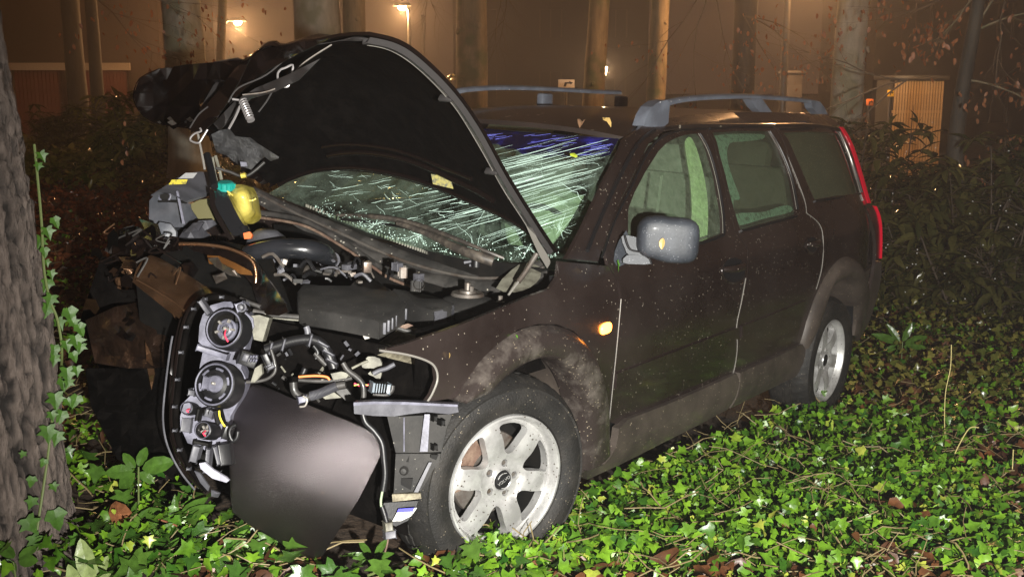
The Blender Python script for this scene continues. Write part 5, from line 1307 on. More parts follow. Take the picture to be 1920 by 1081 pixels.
# coolant tank with teal cap
m_yel = mat('coolant_tank_plastic', (.42, .34, .05), .35, coat=.3, noise=(10, (.55, .46, .10), .4, .6), bump=(14, .6, .02))
tk = patch('coolant_tank', [[cd(x, y, d) for x, y, d in r_] for r_ in ([(424, 350, 4.1), (436, 346, 4.0), (455, 346, 3.98), (470, 350, 4.05)], [(422, 365, 4.1), (436, 362, 3.93), (462, 360, 3.92), (477, 366, 4.05)], [(428, 385, 4.1), (442, 385, 3.94), (466, 380, 3.92), (482, 390, 4.06)], [(436, 402, 4.1), (450, 406, 3.96), (470, 398, 3.95), (484, 404, 4.06)], [(446, 415, 4.1), (455, 418, 4.02), (468, 418, 4.02), (480, 412, 4.08)])], m_yel, car, .05, 4, 4, inward=CF)[0]
tube('tank_rib', [cd(x, y, 3.93) for x, y in ((426, 358), (446, 372), (470, 376), (480, 372))], .004, m_yel, tk, 6, 4)
lathe('tank_cap', [(0, .016), (.026, .016), (.031, .012), (.032, -.012), (.028, -.016)], mat('teal_plastic', (.01, .26, .22), .35), tk, 18, frame_to((.15, .1, 1)), cd(423, 349, 3.95))
vs, fs = [], []
for k in range(12):
    a = k*math.pi/6; box_geo(vs, fs, cd(423, 349, 3.95)+Vector((.032*math.cos(a), .032*math.sin(a), 0)), .006, .006, .022)
mesh('cap_grips', vs, fs, MATS['teal_plastic'], tk)
tube('cap_neck', [cd(431, 357, 3.98), cd(434, 364, 3.99)], .022, m_yel, tk, 14)
# black damper / canister standing in front of the tank
tube('black_post', [cd(388, 290, 4.0), cd(397, 325, 3.95), cd(402, 350, 3.9)], .014, m_black, car, 10, 3)
slab('black_canister', [(402, 362), (412, 352), (428, 368), (440, 392), (452, 414), (462, 430), (450, 440), (436, 440), (420, 415), (404, 385)], (3.86, .1, -.2), mat('canister_black', (.016, .016, .018), .2, coat=.7), thick=.06, smooth=3)
slab('black_canister_bracket', [(392, 352), (402, 358), (406, 390), (424, 425), (438, 448), (430, 450), (408, 415), (394, 385)], 3.88, m_gloss, thick=.02)
tube('canister_neck', [cd(456, 428, 3.84), cd(460, 440, 3.83)], .020, m_black, car, 14)
slab('orange_connector', [(456, 437), (468, 434), (473, 440), (470, 447), (458, 448)], 3.80, mat('orange_plastic', (.60, .12, .02), .5), thick=.02)
lathe('grey_dome', [(0, .05), (.04, .045), (.07, .02), (.08, -.02), (.08, -.06)], m_grey, car, 24, frame_to((.1, .1, 1)), cd(500, 455, 3.98))
tube('stay_bar', [cd(x, y, 4.05) for x, y in ((404, 292), (412, 320), (416, 340))], .006, m_white_p, car, 6); tube('stay_bar', [cd(x, y, 4.05) for x, y in ((398, 295), (402, 325), (406, 340))], .007, m_white_p, car, 6)
tube('hose_link', [cd(x, y, 4.02) for x, y in ((405, 315), (430, 322), (452, 330), (470, 326), (496, 304))], .006, m_cowl, car, 8, 4)
tube('link_clip', [cd(452, 330, 3.99), cd(461, 328, 3.99)], .010, m_yel, car, 8)
# scattered bay clutter: brackets, plugs, hoses
rr = random.Random(11)
for k in range(34):
    x, y = rr.uniform(510, 740), rr.uniform(488, 530); d = 3.72+rr.uniform(0, .12)-(y-488)*.002
    if rr.random() < .5: box('bay_bracket', cd(x, y, d), (rr.uniform(.01, .04), rr.uniform(.01, .03), rr.uniform(.004, .02)), rr.choice([m_grey, m_ecov, m_cowl, m_steel]), car, Matrix.Rotation(rr.uniform(0, 3), 3, 'Z') @ Matrix.Rotation(rr.uniform(-.5, .5), 3, 'X'))
    else:
        p = cd(x, y, d); q2 = p+Vector((rr.uniform(-.08, .08), rr.uniform(-.08, .08), rr.uniform(-.03, .03))); tube('bay_hose', [p, p.lerp(q2, .5)+Vector((0, 0, rr.uniform(.0, .03))), q2], rr.uniform(.003, .008), rr.choice([m_black, m_grey, m_steel]), car, 6, 3)
for k, (x, y, w, h) in enumerate(((655, 500, .05, .02), (620, 505, .06, .015), (688, 500, .03, .04), (785, 520, .03, .03), (782, 535, .03, .03), (755, 510, .02, .03), (745, 500, .02, .02))):
    box('bay_fitting', cd(x, y, 3.74), (w, .03, h), (m_grey, m_ecov, m_steel)[k % 3], car, Matrix.Rotation(.5*k, 3, 'Z'), .004)
lathe('hose_clamp', [(.018, -.012), (.020, 0), (.018, .012)], m_steel, car, 18, frame_to((.5, .5, .2)), cd(786, 533, 3.72))
# slam panel bar
tube('slam_panel', [cd(x, y, 3.36) for x, y in ((475, 583), (510, 590), (560, 594), (620, 597), (680, 603), (730, 610), (770, 622), (800, 628))], .009, m_cowl, car, 8, 4)
slab('slam_panel_plate', [(476, 582), (560, 592), (640, 600), (700, 606), (690, 612), (620, 606), (540, 600), (478, 592)], 3.37, m_white_p, thick=.01)
slab('slam_bracket', [(664, 603), (694, 610), (697, 620), (692, 634), (684, 636), (680, 628), (672, 620), (664, 612)], 3.32, mat('bracket_grey', (.30, .28, .26), .5), thick=.03)
slab('slam_bracket', [(626, 598), (642, 597), (640, 610), (628, 608)], 3.33, m_grey, thick=.02, res=0)
slab('pale_bracket', [(470, 592), (486, 590), (505, 596), (500, 612), (492, 640), (476, 636), (472, 612)], (3.22, 0, 0), m_white_p, thick=.05)
slab('leaf_debris', [(745, 612), (765, 606), (775, 610), (760, 616)], 3.35, m_rust, thick=.004, res=0)
# crumpled front sheet metal
m_copper_lit = mat('copper_lit_skin', (.20, .105, .055), .27, metal=.85, coat=.4, noise=(6, (.32, .18, .10), .4, .7), bump=(9, .3, .02))  # orange street-lamp reflection on brown skin put into the base colour
slab('crumpled_front_panel', [(282, 478), (300, 484), (340, 508), (390, 540), (408, 560), (380, 562), (352, 585), (340, 600), (318, 585), (290, 562), (262, 540), (248, 528), (255, 505), (268, 485)], (3.42, .10, -.3), m_copper_lit, thick=.01, wav=.05, auto=50)
slab('crumpled_front_panel', [(255, 528), (300, 562), (340, 598), (330, 640), (290, 640), (262, 600)], (3.60, 0, .3), m_dark, thick=.02)
slab('crumpled_wing_sheet', [(210, 450), (225, 432), (256, 424), (282, 440), (320, 448), (345, 452), (340, 470), (310, 472), (286, 478), (270, 470), (262, 490), (250, 510), (232, 500), (212, 480)], (3.62, .1, -.2), m_gloss, thick=.008, wav=.16, res=.02, auto=30)
slab('torn_wing_edge', [(212, 478), (196, 470), (204, 452), (222, 430), (250, 422), (258, 428), (240, 438), (226, 456)], (3.66, .1, -.2), m_cowl, thick=.006, wav=.12, res=.02, auto=30)
slab('crushed_grille_panel', [(160, 600), (215, 575), (262, 565), (290, 600), (318, 640), (306, 640), (312, 690), (240, 690), (178, 680)], (3.55, .35, -.25), mat('dull_brown_skin', (.028, .016, .011), .35, metal=.6, coat=.4, noise=(5, (.05, .028, .018), .4, .7), bump=(8, .8, .03)), thick=.01, wav=.10, auto=50)
slab('radiator_black', [(190, 480), (260, 500), (340, 560), (345, 760), (330, 900), (250, 860), (190, 700), (150, 600)], (3.78, 0, 0), m_liner, thick=.15)
slab('lower_black_panel', [(160, 690), (330, 690), (345, 860), (300, 900), (220, 860), (170, 760)], (3.62, .1, .1), m_liner, thick=.02, wav=.12, auto=40)
for q_, d in (([(272, 640), (282, 660), (290, 700), (284, 730), (276, 690)], 3.5), ([(320, 560), (336, 590), (330, 600), (318, 580)], 3.45), ([(214, 520), (246, 518), (240, 546), (220, 540)], 3.55), ([(225, 500), (250, 505), (246, 515), (228, 512)], 3.5)):
    slab('torn_shard', q_, d, m_copper_lit, thick=.006, wav=.05)
slab('cavity_shade_sheet', [(500, 600), (700, 640), (816, 672), (820, 700), (800, 750), (700, 755), (722, 800), (720, 960), (640, 960), (560, 800), (480, 700)], (3.42, 0, 0), m_liner, thick=.02)  # black sheet put in for the shade of the open cavity
for k in range(56):   # torn shards of skin and plastic in the crushed corner
    x, y = rr.gauss(262, 42), rr.gauss(520, 95)
    if not (165 < x < 345 and 425 < y < 630) or (x > 250 and y > 470) or (y > 600 and x > 320): continue
    w, h = rr.uniform(5, 20), rr.uniform(6, 30); a = rr.uniform(0, 3.1); ca, sa = math.cos(a), math.sin(a); d = rr.uniform(3.34, 3.5)
    pts_ = [(x+ca*px_*w-sa*py_*h, y+sa*px_*w+ca*py_*h) for px_, py_ in ((-1, -.3), (-.2, -1), (.8, -.5), (1, .4), (.1, .3), (-.4, 1))]
    slab('torn_shard', pts_, (d, rr.uniform(-.9, .9), rr.uniform(-.9, .9)), rr.choice([m_gloss, m_gloss, m_liner, m_copper_lit, m_gloss]), thick=.003, res=0, auto=20)
for k in range(16):
    x, y = rr.uniform(200, 330), rr.uniform(430, 560); cable([(x, y), (x+rr.uniform(-22, 22), y+rr.uniform(-16, 16)), (x+rr.uniform(-40, 40), y+rr.uniform(-24, 30))], rr.uniform(1, 2.6), rr.choice([m_copper_lit, m_gloss, m_gloss, m_cowl]), 3.36+rr.uniform(0, .1), 5, 'loose_strip')
for k in range(9):
    x, y = rr.uniform(290, 372), rr.uniform(222, 244); w = rr.uniform(4, 9); slab('torn_shard', [(x-w, y), (x, y-w*.6), (x+w, y+2), (x, y+w*.7)], (3.85, rr.uniform(-1, 1), rr.uniform(-1, 1)), rr.choice([m_copper_lit, m_gloss, m_steel]), hd, .003, res=0, auto=20)
tube('panel_edge_highlight', [cd(x, y, 3.40+.0006*(x-330)-.0030*(y-530)) for x, y in ((256, 524), (280, 537), (305, 552), (330, 568), (345, 582))], .0035, m_copper_lit, car, 6, 4)  # copper bead painting the bright highlight along the panel edge
slab('lamp_chrome_scrap', [(390, 484), (408, 482), (416, 494), (440, 506), (452, 520), (430, 516), (404, 500)], (3.44, .3, -.4), m_steel, thick=.004, wav=.25, res=.02, auto=20)
# black radiator support with headlamp reflector scraps
slab('crushed_headlamp_shell', [(350, 455), (400, 460), (450, 470), (480, 490), (490, 520), (482, 545), (470, 530), (440, 500), (400, 480), (362, 470)], (3.55, 0, -.2), m_gloss, thick=.02, wav=.10, smooth=2, auto=50)
slab('reflector_scrap', [(388, 478), (412, 480), (440, 492), (470, 508), (474, 516), (452, 514), (420, 500), (392, 494)], (3.48, 0, -.2), mat('amber_reflector', (.55, .24, .07), .2, metal=.8), thick=.006, wav=.06)
slab('reflector_scrap', [(340, 495), (360, 490), (372, 505), (362, 520), (346, 512)], (3.5, .2, .1), m_gloss, thick=.006, wav=.1)
slab('reflector_scrap', [(398, 516), (420, 510), (426, 522), (405, 532)], (3.5, .2, .1), m_steel, thick=.006, wav=.1)
slab('black_tray', [(330, 452), (420, 452), (500, 470), (520, 520), (545, 590), (470, 582), (400, 560), (350, 520), (300, 482)], (3.66, .1, -.35), m_dark, thick=.05, wav=.05)
tube('tray_edge', [cd(x, y, 3.46) for x, y in ((336, 457), (380, 458), (430, 466), (470, 486), (480, 512), (478, 540))], .006, m_copper_lit, car, 8, 5)
tube('front_hose', [cd(x, y, 3.42) for x, y in ((450, 560), (500, 580), (530, 592))], .008, m_cowl, car, 8, 3)

# ================================================================ HANGING HEADLAMP UNIT
HL = slab('headlamp', [(380, 590), (395, 572), (420, 565), (456, 566), (461, 586), (474, 596), (476, 612), (462, 640), (452, 690), (462, 712), (452, 745), (432, 780), (430, 800), (426, 830), (408, 845), (392, 850), (378, 838), (352, 830), (338, 800), (338, 780), (346, 752), (358, 740), (372, 700), (382, 650), (372, 640), (374, 610)], (3.14, .10, 0), m_lgrey, thick=.07, auto=30, wav=.012); HL['label'] = 'pale back of the torn-out headlamp unit with two round bulb housings'
def ring(cx_, cy_, R, d, cap, tilt=(-.25, .2)):
    M = frame_to(-CF + CR*tilt[0] + CU*tilt[1]); c = cd(cx_, cy_, d); r = R*d/F
    lathe('bulb_housing_rim', [(r*.80, -.01), (r*.80, .022), (r*.86, .030), (r*.96, .028), (r, .018), (r, -.03)], m_black, HL, 40, M, c); lathe('rim_ring', [(r*.84, .031), (r*.88, .034), (r*.92, .031)], m_lgrey, HL, 40, M, c)
    if cap:
        lathe('bulb_cap', [(0, .040), (r*.40, .040), (r*.46, .034), (r*.62, .030), (r*.74, .018), (r*.80, .0)], m_black, HL, 32, M, c)
        lathe('cap_disc', [(0, .046), (r*.34, .046), (r*.38, .040)], m_lgrey, HL, 24, M, c+M @ Vector((r*.14, r*.02, 0)))
        lathe('cap_knob', [(0, .058), (r*.06, .056), (r*.08, .046)], m_seam, HL, 12, M, c+M @ Vector((r*.14, r*.02, 0)))
        slb = box('cap_grip', c+M @ Vector((-r*.22, 0, .044)), (r*.30, r*.52, .012), m_lgrey, HL, M, .003)
        for k in range(6): 
            a = k*math.pi/3+.3; tube('cap_rib', [c+M @ Vector((r*.68*math.cos(a+t), r*.68*math.sin(a+t), .030)) for t in (-.25, 0, .25)], .0035, m_lgrey, HL, 6)
    else:
        lathe('reflector_bowl', [(r*.80, .01), (r*.76, -.02), (r*.5, -.05), (r*.2, -.06), (0, -.06)], m_dark, HL, 32, M, c)
        o_ = c+M @ Vector((-r*.22, r*.02, 0))
        lathe('bulb_holder', [(r*.50, -.04), (r*.52, -.01), (r*.44, -.004), (r*.36, -.014), (r*.34, -.004), (r*.24, .0), (r*.20, -.02), (0, -.025)], m_lgrey, HL, 20, M, o_, 20)
        lathe('bulb', [(0, .018), (r*.10, .012), (r*.13, -.02)], m_seam, HL, 12, M, o_+M @ Vector((r*.08, 0, 0)))
        tube('pink_wire', [o_+M @ Vector((r*.15, -r*.05, .01)), o_+M @ Vector((r*.35, -r*.35, .03)), o_+M @ Vector((r*.48, -r*.62, .02))], .0025, mat('pink_wire_plastic', (.7, .05, .10), .5), HL, 6, 3)
        for k in range(5):
            a = k*1.2; box('holder_clip', o_+M @ Vector((r*.42*math.cos(a), r*.42*math.sin(a), .0)), (.010, .006, .010), m_seam, HL, M @ Matrix.Rotation(a, 3, 'Z'))
ring(429, 618, 39, 3.10, False); ring(411, 722, 43, 3.07, True)
ring(360, 766, 13, 3.10, False); ring(390, 807, 17, 3.10, False)
def hbox(cx_, cy_, w, h, d, m, rot=0, name='housing_block', dz=.02, bev=.003):
    M = Matrix((CR, CU, -CF)).transposed() @ Matrix.Rotation(rad(rot), 3, 'Z'); return box(name, cd(cx_, cy_, d), (w*d/F, h*d/F, dz), m, HL, M, bev)
hbox(452, 575, 16, 16, 3.08, m_lgrey, 20); lathe('adjuster_screw', [(0, .02), (.008, .018), (.010, 0), (.014, 0)], m_grey, HL, 12, frame_to(-CF), cd(453, 576, 3.07))
for x, y, w, h, r_, m__ in ((400, 660, 60, 10, -18, m_lgrey), (386, 576, 8, 30, 35, m_grey), (352, 795, 18, 26, -8, m_grey), (395, 774, 16, 14, -20, m_grey), (374, 776, 6, 22, -12, m_dark), (390, 770, 10, 8, -15, m_dark), (412, 780, 12, 26, 15, m_dark), (362, 735, 12, 10, -10, m_grey), (368, 850, 14, 30, -15, m_grey), (392, 858, 8, 36, -6, m_grey), (410, 852, 8, 34, 14, m_grey), (380, 830, 30, 6, -12, m_dark), (398, 884, 28, 10, -20, m_grey), (382, 868, 14, 10, 0, m_dark), (425, 850, 22, 40, 8, m_black), (428, 810, 14, 26, -20, m_black), (450, 592, 12, 22, 0, m_dark)):
    hbox(x, y, w, h, 3.09, m__, r_, dz=.03)
tube('yellow_wire', [cd(x, y, 3.05) for x, y in ((411, 769), (412, 780), (417, 792), (422, 799))], .0028, mat('yellow_wire_plastic', (.75, .60, .05), .5), HL, 6, 4)
tube('hook', [cd(x, y, 3.05) for x, y in ((443, 796), (434, 800), (430, 812), (436, 826), (444, 820), (446, 808))], .006, m_black, HL, 8, 3)
slab('broken_lens', [(373, 868), (384, 866), (400, 880), (424, 894), (430, 900), (424, 904), (398, 896), (376, 878)], (3.02, .1, 0), mat('broken_clear_plastic', (.34, .34, .40), .25, coat=.4), HL, .012, wav=.03)
slab('broken_lens', [(364, 882), (374, 886), (392, 912), (390, 920), (376, 905)], (3.05, .1, 0), m_grey, HL, .01, wav=.05)
slab('broken_lens', [(396, 918), (412, 924), (408, 932), (396, 930)], 3.02, m_grey, HL, .01, wav=.05)
# black surround rim arching round the lamp
rimp = [(470, 583), (440, 562), (405, 556), (378, 566), (360, 590), (348, 630), (340, 680), (334, 730), (330, 780), (334, 820), (346, 855), (366, 890), (390, 920)]
V = []; pth = cat_rom([cd(x, y, 3.16) for x, y in rimp], 5); 
for i, p in enumerate(pth): V.append(p)
tube('lamp_surround', pth, [.009]*len(pth), m_liner, car, 8)
tube('lamp_surround', [p+CR*-.022+CF*.04 for p in pth], .012, m_gloss, car, 8)
tube('lamp_surround_edge', [p+CR*-.045+CF*.02 for p in pth[25:]], .003, m_grey, car, 6)
for k in range(3, len(pth)-5, 5): box('surround_clip', pth[k]-CF*.012, (.010, .006, .022), m_grey, car, Matrix((CR, CU, -CF)).transposed(), .002)
slab('lamp_surround_skin', [(372, 570), (356, 600), (345, 640), (336, 700), (328, 770), (330, 830), (350, 870), (385, 912), (372, 915), (335, 880), (318, 820), (316, 740), (322, 660), (336, 600), (355, 572)], (3.24, .1, 0), m_gloss, thick=.03, wav=.02)
# connectors beside the lamp
def cbox(name, cx_, cy_, w, h, d, m, rot=0, dz=.03, parent=None): 
    M = Matrix((CR, CU, -CF)).transposed() @ Matrix.Rotation(rad(rot), 3, 'Z') @ Matrix.Rotation(.35, 3, 'Y'); return box(name, cd(cx_, cy_, d), (w*d/F, h*d/F, dz), m, parent or car, M, .003)
pc = cbox('plug', 464, 673, 34, 24, 3.04, m_black, -22); cbox('plug_face', 460, 670, 12, 14, 3.025, m_grey, -22, .01, pc)
for k in range(6): cbox('plug_pin', 470+5*(k % 3), 668+7*(k//3), 3.5, 5, 3.02, m_lgrey, -22, .008, pc)
cbox('plug', 500, 676, 10, 26, 3.06, m_black, 25); cbox('plug', 506, 688, 14, 10, 3.06, m_grey, 30)
slab('pale_clip', [(478, 690), (490, 682), (492, 700), (478, 716), (470, 716)], 3.10, m_white_p, thick=.02)
# ---- wiring
cable([(498, 655), (520, 648), (545, 640), (572, 636), (592, 638), (608, 650), (618, 668), (626, 690)], 9.5, m_black, 3.16, 12)
for x, y in ((506, 652), (530, 645), (580, 637), (606, 648), (616, 664), (622, 680)): cbox('cable_tape', x, y, 4, 22, 3.155, m_grey, -15 if x < 590 else 60, .036)
cable([(508, 655), (514, 675), (516, 695), (504, 708), (486, 714), (462, 716)], 3.2, m_cowl, 3.12)
cable([(576, 636), (577, 622), (574, 612)], 6, m_grey, 3.18)
cable([(590, 662), (600, 672), (612, 684)], 5, m_cowl, 3.2); cable([(588, 648), (596, 660), (592, 672)], 4, m_black, 3.2)
cable([(572, 690), (568, 700), (562, 708)], 6, m_black, 3.22); cable([(562, 706), (590, 704), (596, 700)], 6, m_black, 3.22)
cable([(560, 706), (590, 704), (612, 706), (618, 712)], 2.4, mat('orange_wire', (.65, .20, .06), .5), 3.16)
cable([(560, 712), (600, 714), (640, 712), (660, 708)], 4, m_cowl, 3.18)
cable([(550, 716), (552, 732), (562, 742), (580, 744), (610, 734), (630, 724), (648, 720)], 7.5, m_cowl, 3.16, 10)
vs, fs = [], []
pth = cat_rom([cd(x, y, 3.15) for x, y in ((582, 742), (600, 737), (618, 729), (632, 723))], 8)
for i in range(0, len(pth)-1): tube_geo([pth[i], pth[i].lerp(pth[i+1], .45)], .0145, 10, vs, fs)
mesh('corrugated_hose', vs, fs, m_grey, car, True, 40)
slab('orange_tipped_plug', [(620, 700), (640, 696), (655, 700), (650, 708), (625, 712)], 3.12, m_white_p, thick=.02)
cable([(643, 680), (652, 694), (668, 706), (680, 720), (682, 740), (680, 752)], 5, m_cowl, 3.08)
cable([(680, 775), (686, 792), (702, 808), (716, 830), (720, 860), (722, 890), (718, 920)], 5.5, m_black, 3.02, 10, 'hanging_cable')
cable([(718, 915), (714, 940), (717, 960)], 2.2, mat('green_white_wire', (.25, .32, .20), .5), 3.02)
cable([(716, 948), (722, 966), (728, 990)], 5, m_black, 3.02)
cbox('cable_plug', 727, 985, 14, 16, 3.02, m_white_p, 5); cbox('cable_plug', 730, 1000, 20, 14, 3.03, m_grey, 5); cable([(728, 1006), (726, 1020), (722, 1034)], 1.6, m_rust, 3.03)
cable([(740, 682), (725, 690), (712, 694), (700, 700)], 4.5, m_grey, 3.14); cable([(660, 690), (680, 680), (690, 676)], 2.5, m_white_p, 3.14)
cable([(700, 738), (722, 740), (734, 732), (736, 722)], 5, m_cowl, 3.16)
cable([(664, 722), (676, 720), (694, 722)], 1.6, m_yel, 3.12); cable([(664, 718), (680, 724), (696, 718)], 1.6, MATS['pink_wire_plastic'], 3.12)
g_ = cbox('grey_plug', 712, 726, 34, 18, 3.08, mat('plug_grey_blue', (.16, .19, .22), .45), -8, .04)
for k in range(5): cbox('plug_groove', 702+5*k, 726, 1.6, 18.5, 3.068, m_dark, -8, .03, g_)
slab('lamp_bracket', [(690, 668), (712, 672), (716, 690), (712, 712), (700, 705), (690, 700), (700, 690), (684, 690), (678, 684)], (3.2, 0, 0), m_white_p, thick=.02, smooth=2)
slab('lamp_bracket', [(600, 735), (622, 732), (640, 745), (610, 748), (602, 742)], 3.22, m_white_p, thick=.01)
slab('lamp_bracket', [(628, 732), (650, 728), (668, 752), (650, 752)], 3.22, m_cowl, thick=.02)
for k in range(40):
    x, y = rr.uniform(500, 690), rr.uniform(640, 745); cable([(x, y), (x+rr.uniform(-10, 10), y+rr.uniform(-12, 12))], rr.uniform(1.5, 4), rr.choice([m_grey, m_white_p, m_black, m_cowl]), 3.3+rr.uniform(0, .12), 6, 'loose_fitting')
cbox('ring_clip', 566, 748, 16, 12, 3.12, m_lgrey, 10); cable([(568, 742), (576, 748), (572, 760), (562, 762)], 2, m_seam, 3.1)

# ================================================================ BUMPER PIECES
m_bump = mat('bumper_skin', (.15, .13, .137), .27, metal=.97, coat=.0, noise=(3, (.21, .19, .198), .35, .7), bump=(420, 1., .0028), speck=(26, .12, (.34, .30, .24), .14))
bz = lambda x, y: 3.00 + .13*((x-650)/150)**2*(.6 if x < 650 else 1.6) + .115*((y-855)/130)**2 - .0002*(y-860)
rows = []
for r_ in ([(440, 712), (468, 718), (500, 726), (560, 752), (620, 776), (680, 800), (722, 832)],
           [(432, 770), (475, 775), (520, 785), (580, 800), (630, 815), (680, 830), (717, 846)],
           [(428, 830), (475, 835), (520, 845), (570, 855), (620, 865), (665, 872), (700, 880)],
           [(430, 880), (470, 890), (510, 900), (560, 915), (600, 925), (640, 935), (672, 935)],
           [(432, 925), (468, 945), (505, 960), (545, 975), (580, 985), (615, 985), (640, 985)],
           [(436, 960), (470, 985), (505, 1005), (540, 1025), (565, 1040), (590, 1046), (606, 1040)]):
    rows.append([cd(x, y, bz(x, y)) for x, y in r_])
bp_, _ = patch('bumper_corner', rows, m_bump, car, .006, 5, 6, inward=CF); bp_['label'] = 'torn bumper corner hanging down from the front, wet brown'
# grey bumper beam bracket above, and the black carrier below it
slab('bumper_bracket', [(663, 757), (700, 754), (760, 756), (820, 760), (858, 762), (860, 772), (842, 776), (800, 772), (765, 776), (740, 780), (700, 779), (664, 775)], (3.02, .08, 0), m_grey, thick=.05)
slab('bumper_bracket_lip', [(663, 754), (700, 752), (760, 753), (858, 758), (858, 762), (760, 758), (700, 757), (663, 760)], (2.99, .08, 0), m_lgrey, thick=.06, res=0)
for k in range(6): hb = cbox('bracket_slot', 778+15*k, 766, 8, 8, 3.055+.011*k, m_dark, 0, .008)
slab('bumper_carrier', [(726, 780), (758, 780), (800, 778), (848, 776), (838, 800), (828, 846), (790, 848), (742, 848), (734, 815)], (3.06, .08, 0), m_ecov, thick=.05)
slab('carrier_stripe', [(796, 776), (806, 776), (802, 846), (787, 846)], 3.045, m_lgrey, thick=.006, res=0)
tube('carrier_edge', [cd(757, y, 3.04) for y in (782, 815, 846)], .003, m_lgrey, car, 6)
for x, y in ((812, 782), (826, 790), (812, 836)): cbox('carrier_slot', x, y, 7, 9, 3.07, m_dark, 0, .05)
slab('carrier_lower', [(742, 850), (826, 850), (824, 864), (812, 880), (798, 905), (786, 925), (770, 928), (738, 925), (740, 890)], (3.07, .06, .03), m_ecov, thick=.04)
slab('carrier_opening', [(754, 851), (768, 851), (766, 866), (754, 864)], 3.05, m_dark, thick=.008, res=0)
slab('carrier_opening', [(808, 852), (822, 852), (818, 862), (808, 858)], 3.05, m_dark, thick=.008, res=0)
slab('carrier_opening', [(752, 896), (774, 896), (770, 918), (752, 908)], 3.05, m_dark, thick=.008, res=0)
slab('carrier_edge_band', [(804, 866), (810, 866), (784, 922), (776, 922)], 3.05, m_grey, thick=.01, res=0)
lathe('carrier_boss', [(0, .012), (.008, .010), (.012, 0), (.014, -.004)], m_ecov, car, 16, frame_to(-CF), cd(757, 882, 3.045))
slab('carrier_foot', [(720, 942), (784, 938), (778, 955), (765, 975), (742, 986), (720, 975), (716, 955)], (3.08, .05, 0), m_black, thick=.04)
slab('carrier_ledge', [(735, 926), (788, 924), (790, 934), (736, 940)], 3.04, m_dust, thick=.02, res=0)
slab('part_label', [(748, 953), (782, 951), (772, 966), (752, 976), (735, 977)], 3.055, mat('label_paper', (.45, .45, .42), .6, noise=(90, (.2, .2, .2), .5, .6)), thick=.002, res=0)
slab('part_label_band', [(747, 953), (777, 951), (774, 958), (744, 960)], 3.052, mat('label_blue', (.03, .03, .45), .5), thick=.002, res=0)

# ---- leaves and dirt stuck on the car are things of their own
def leaf_thing(label, P, size, m, tm, rz, tilt=(0, 0), name='fallen_leaf'):
    V, T = tm; M = Matrix.Rotation(rz, 3, 'Z') @ Matrix.Rotation(tilt[0], 3, 'X') @ Matrix.Rotation(tilt[1], 3, 'Y')
    V = [M @ (Vector(v)*size) for v in V]; o = mesh(name, V, [tuple(int(i) for i in t) for t in T], m); o.location = CAR @ P; o.rotation_euler = ROT.to_euler(); tag(o, label, 'leaf'); return o
m_yl = mat('yellow_leaf', (.45, .30, .10), .5); m_gl = mat('fresh_green_leaf', (.12, .35, .03), .4)
leaf_thing('pale orange leaf lying on the roof above the windscreen', cp(1131, 225, 2, 1.475), .04, m_yl, CURL, 1.2)
leaf_thing('brown leaf on the roof just left of the pale orange one', cp(1092, 228, 2, 1.475), .035, mat('brown_leaf', (.20, .11, .06), .5), CURL, 2.4)
leaf_thing('small yellow-green leaf stuck on the windscreen below the blue band', cd(1075, 294, 4.02), .035, mat('lime_leaf', (.5, .6, .05), .4), IVY3, 2., (.6, .3))
leaf_thing('small bright green leaf on the front wing above the arch', S(962, 626)+Vector((0, .012, 0)), .022, m_gl, IVY3, 1., (-1.3, 0))
leaf_thing('small ivy leaf caught at the foot of the door mirror', S(1148, 488)+Vector((0, .02, 0)), .04, m_gl, IVY1, .5, (-1.2, 0))
leaf_thing('yellowish shred on the front wing near the lamp cutout', S(838, 660)+Vector((0, .008, 0)), .018, m_yl, IVY3, 1., (-1.3, 0))
leaf_thing('pale scrap stuck on the door mirror housing', cd(1243, 446, 3.79), .04, m_yl, OVAL, 2.6, (-1.35, .2), 'paper_scrap')
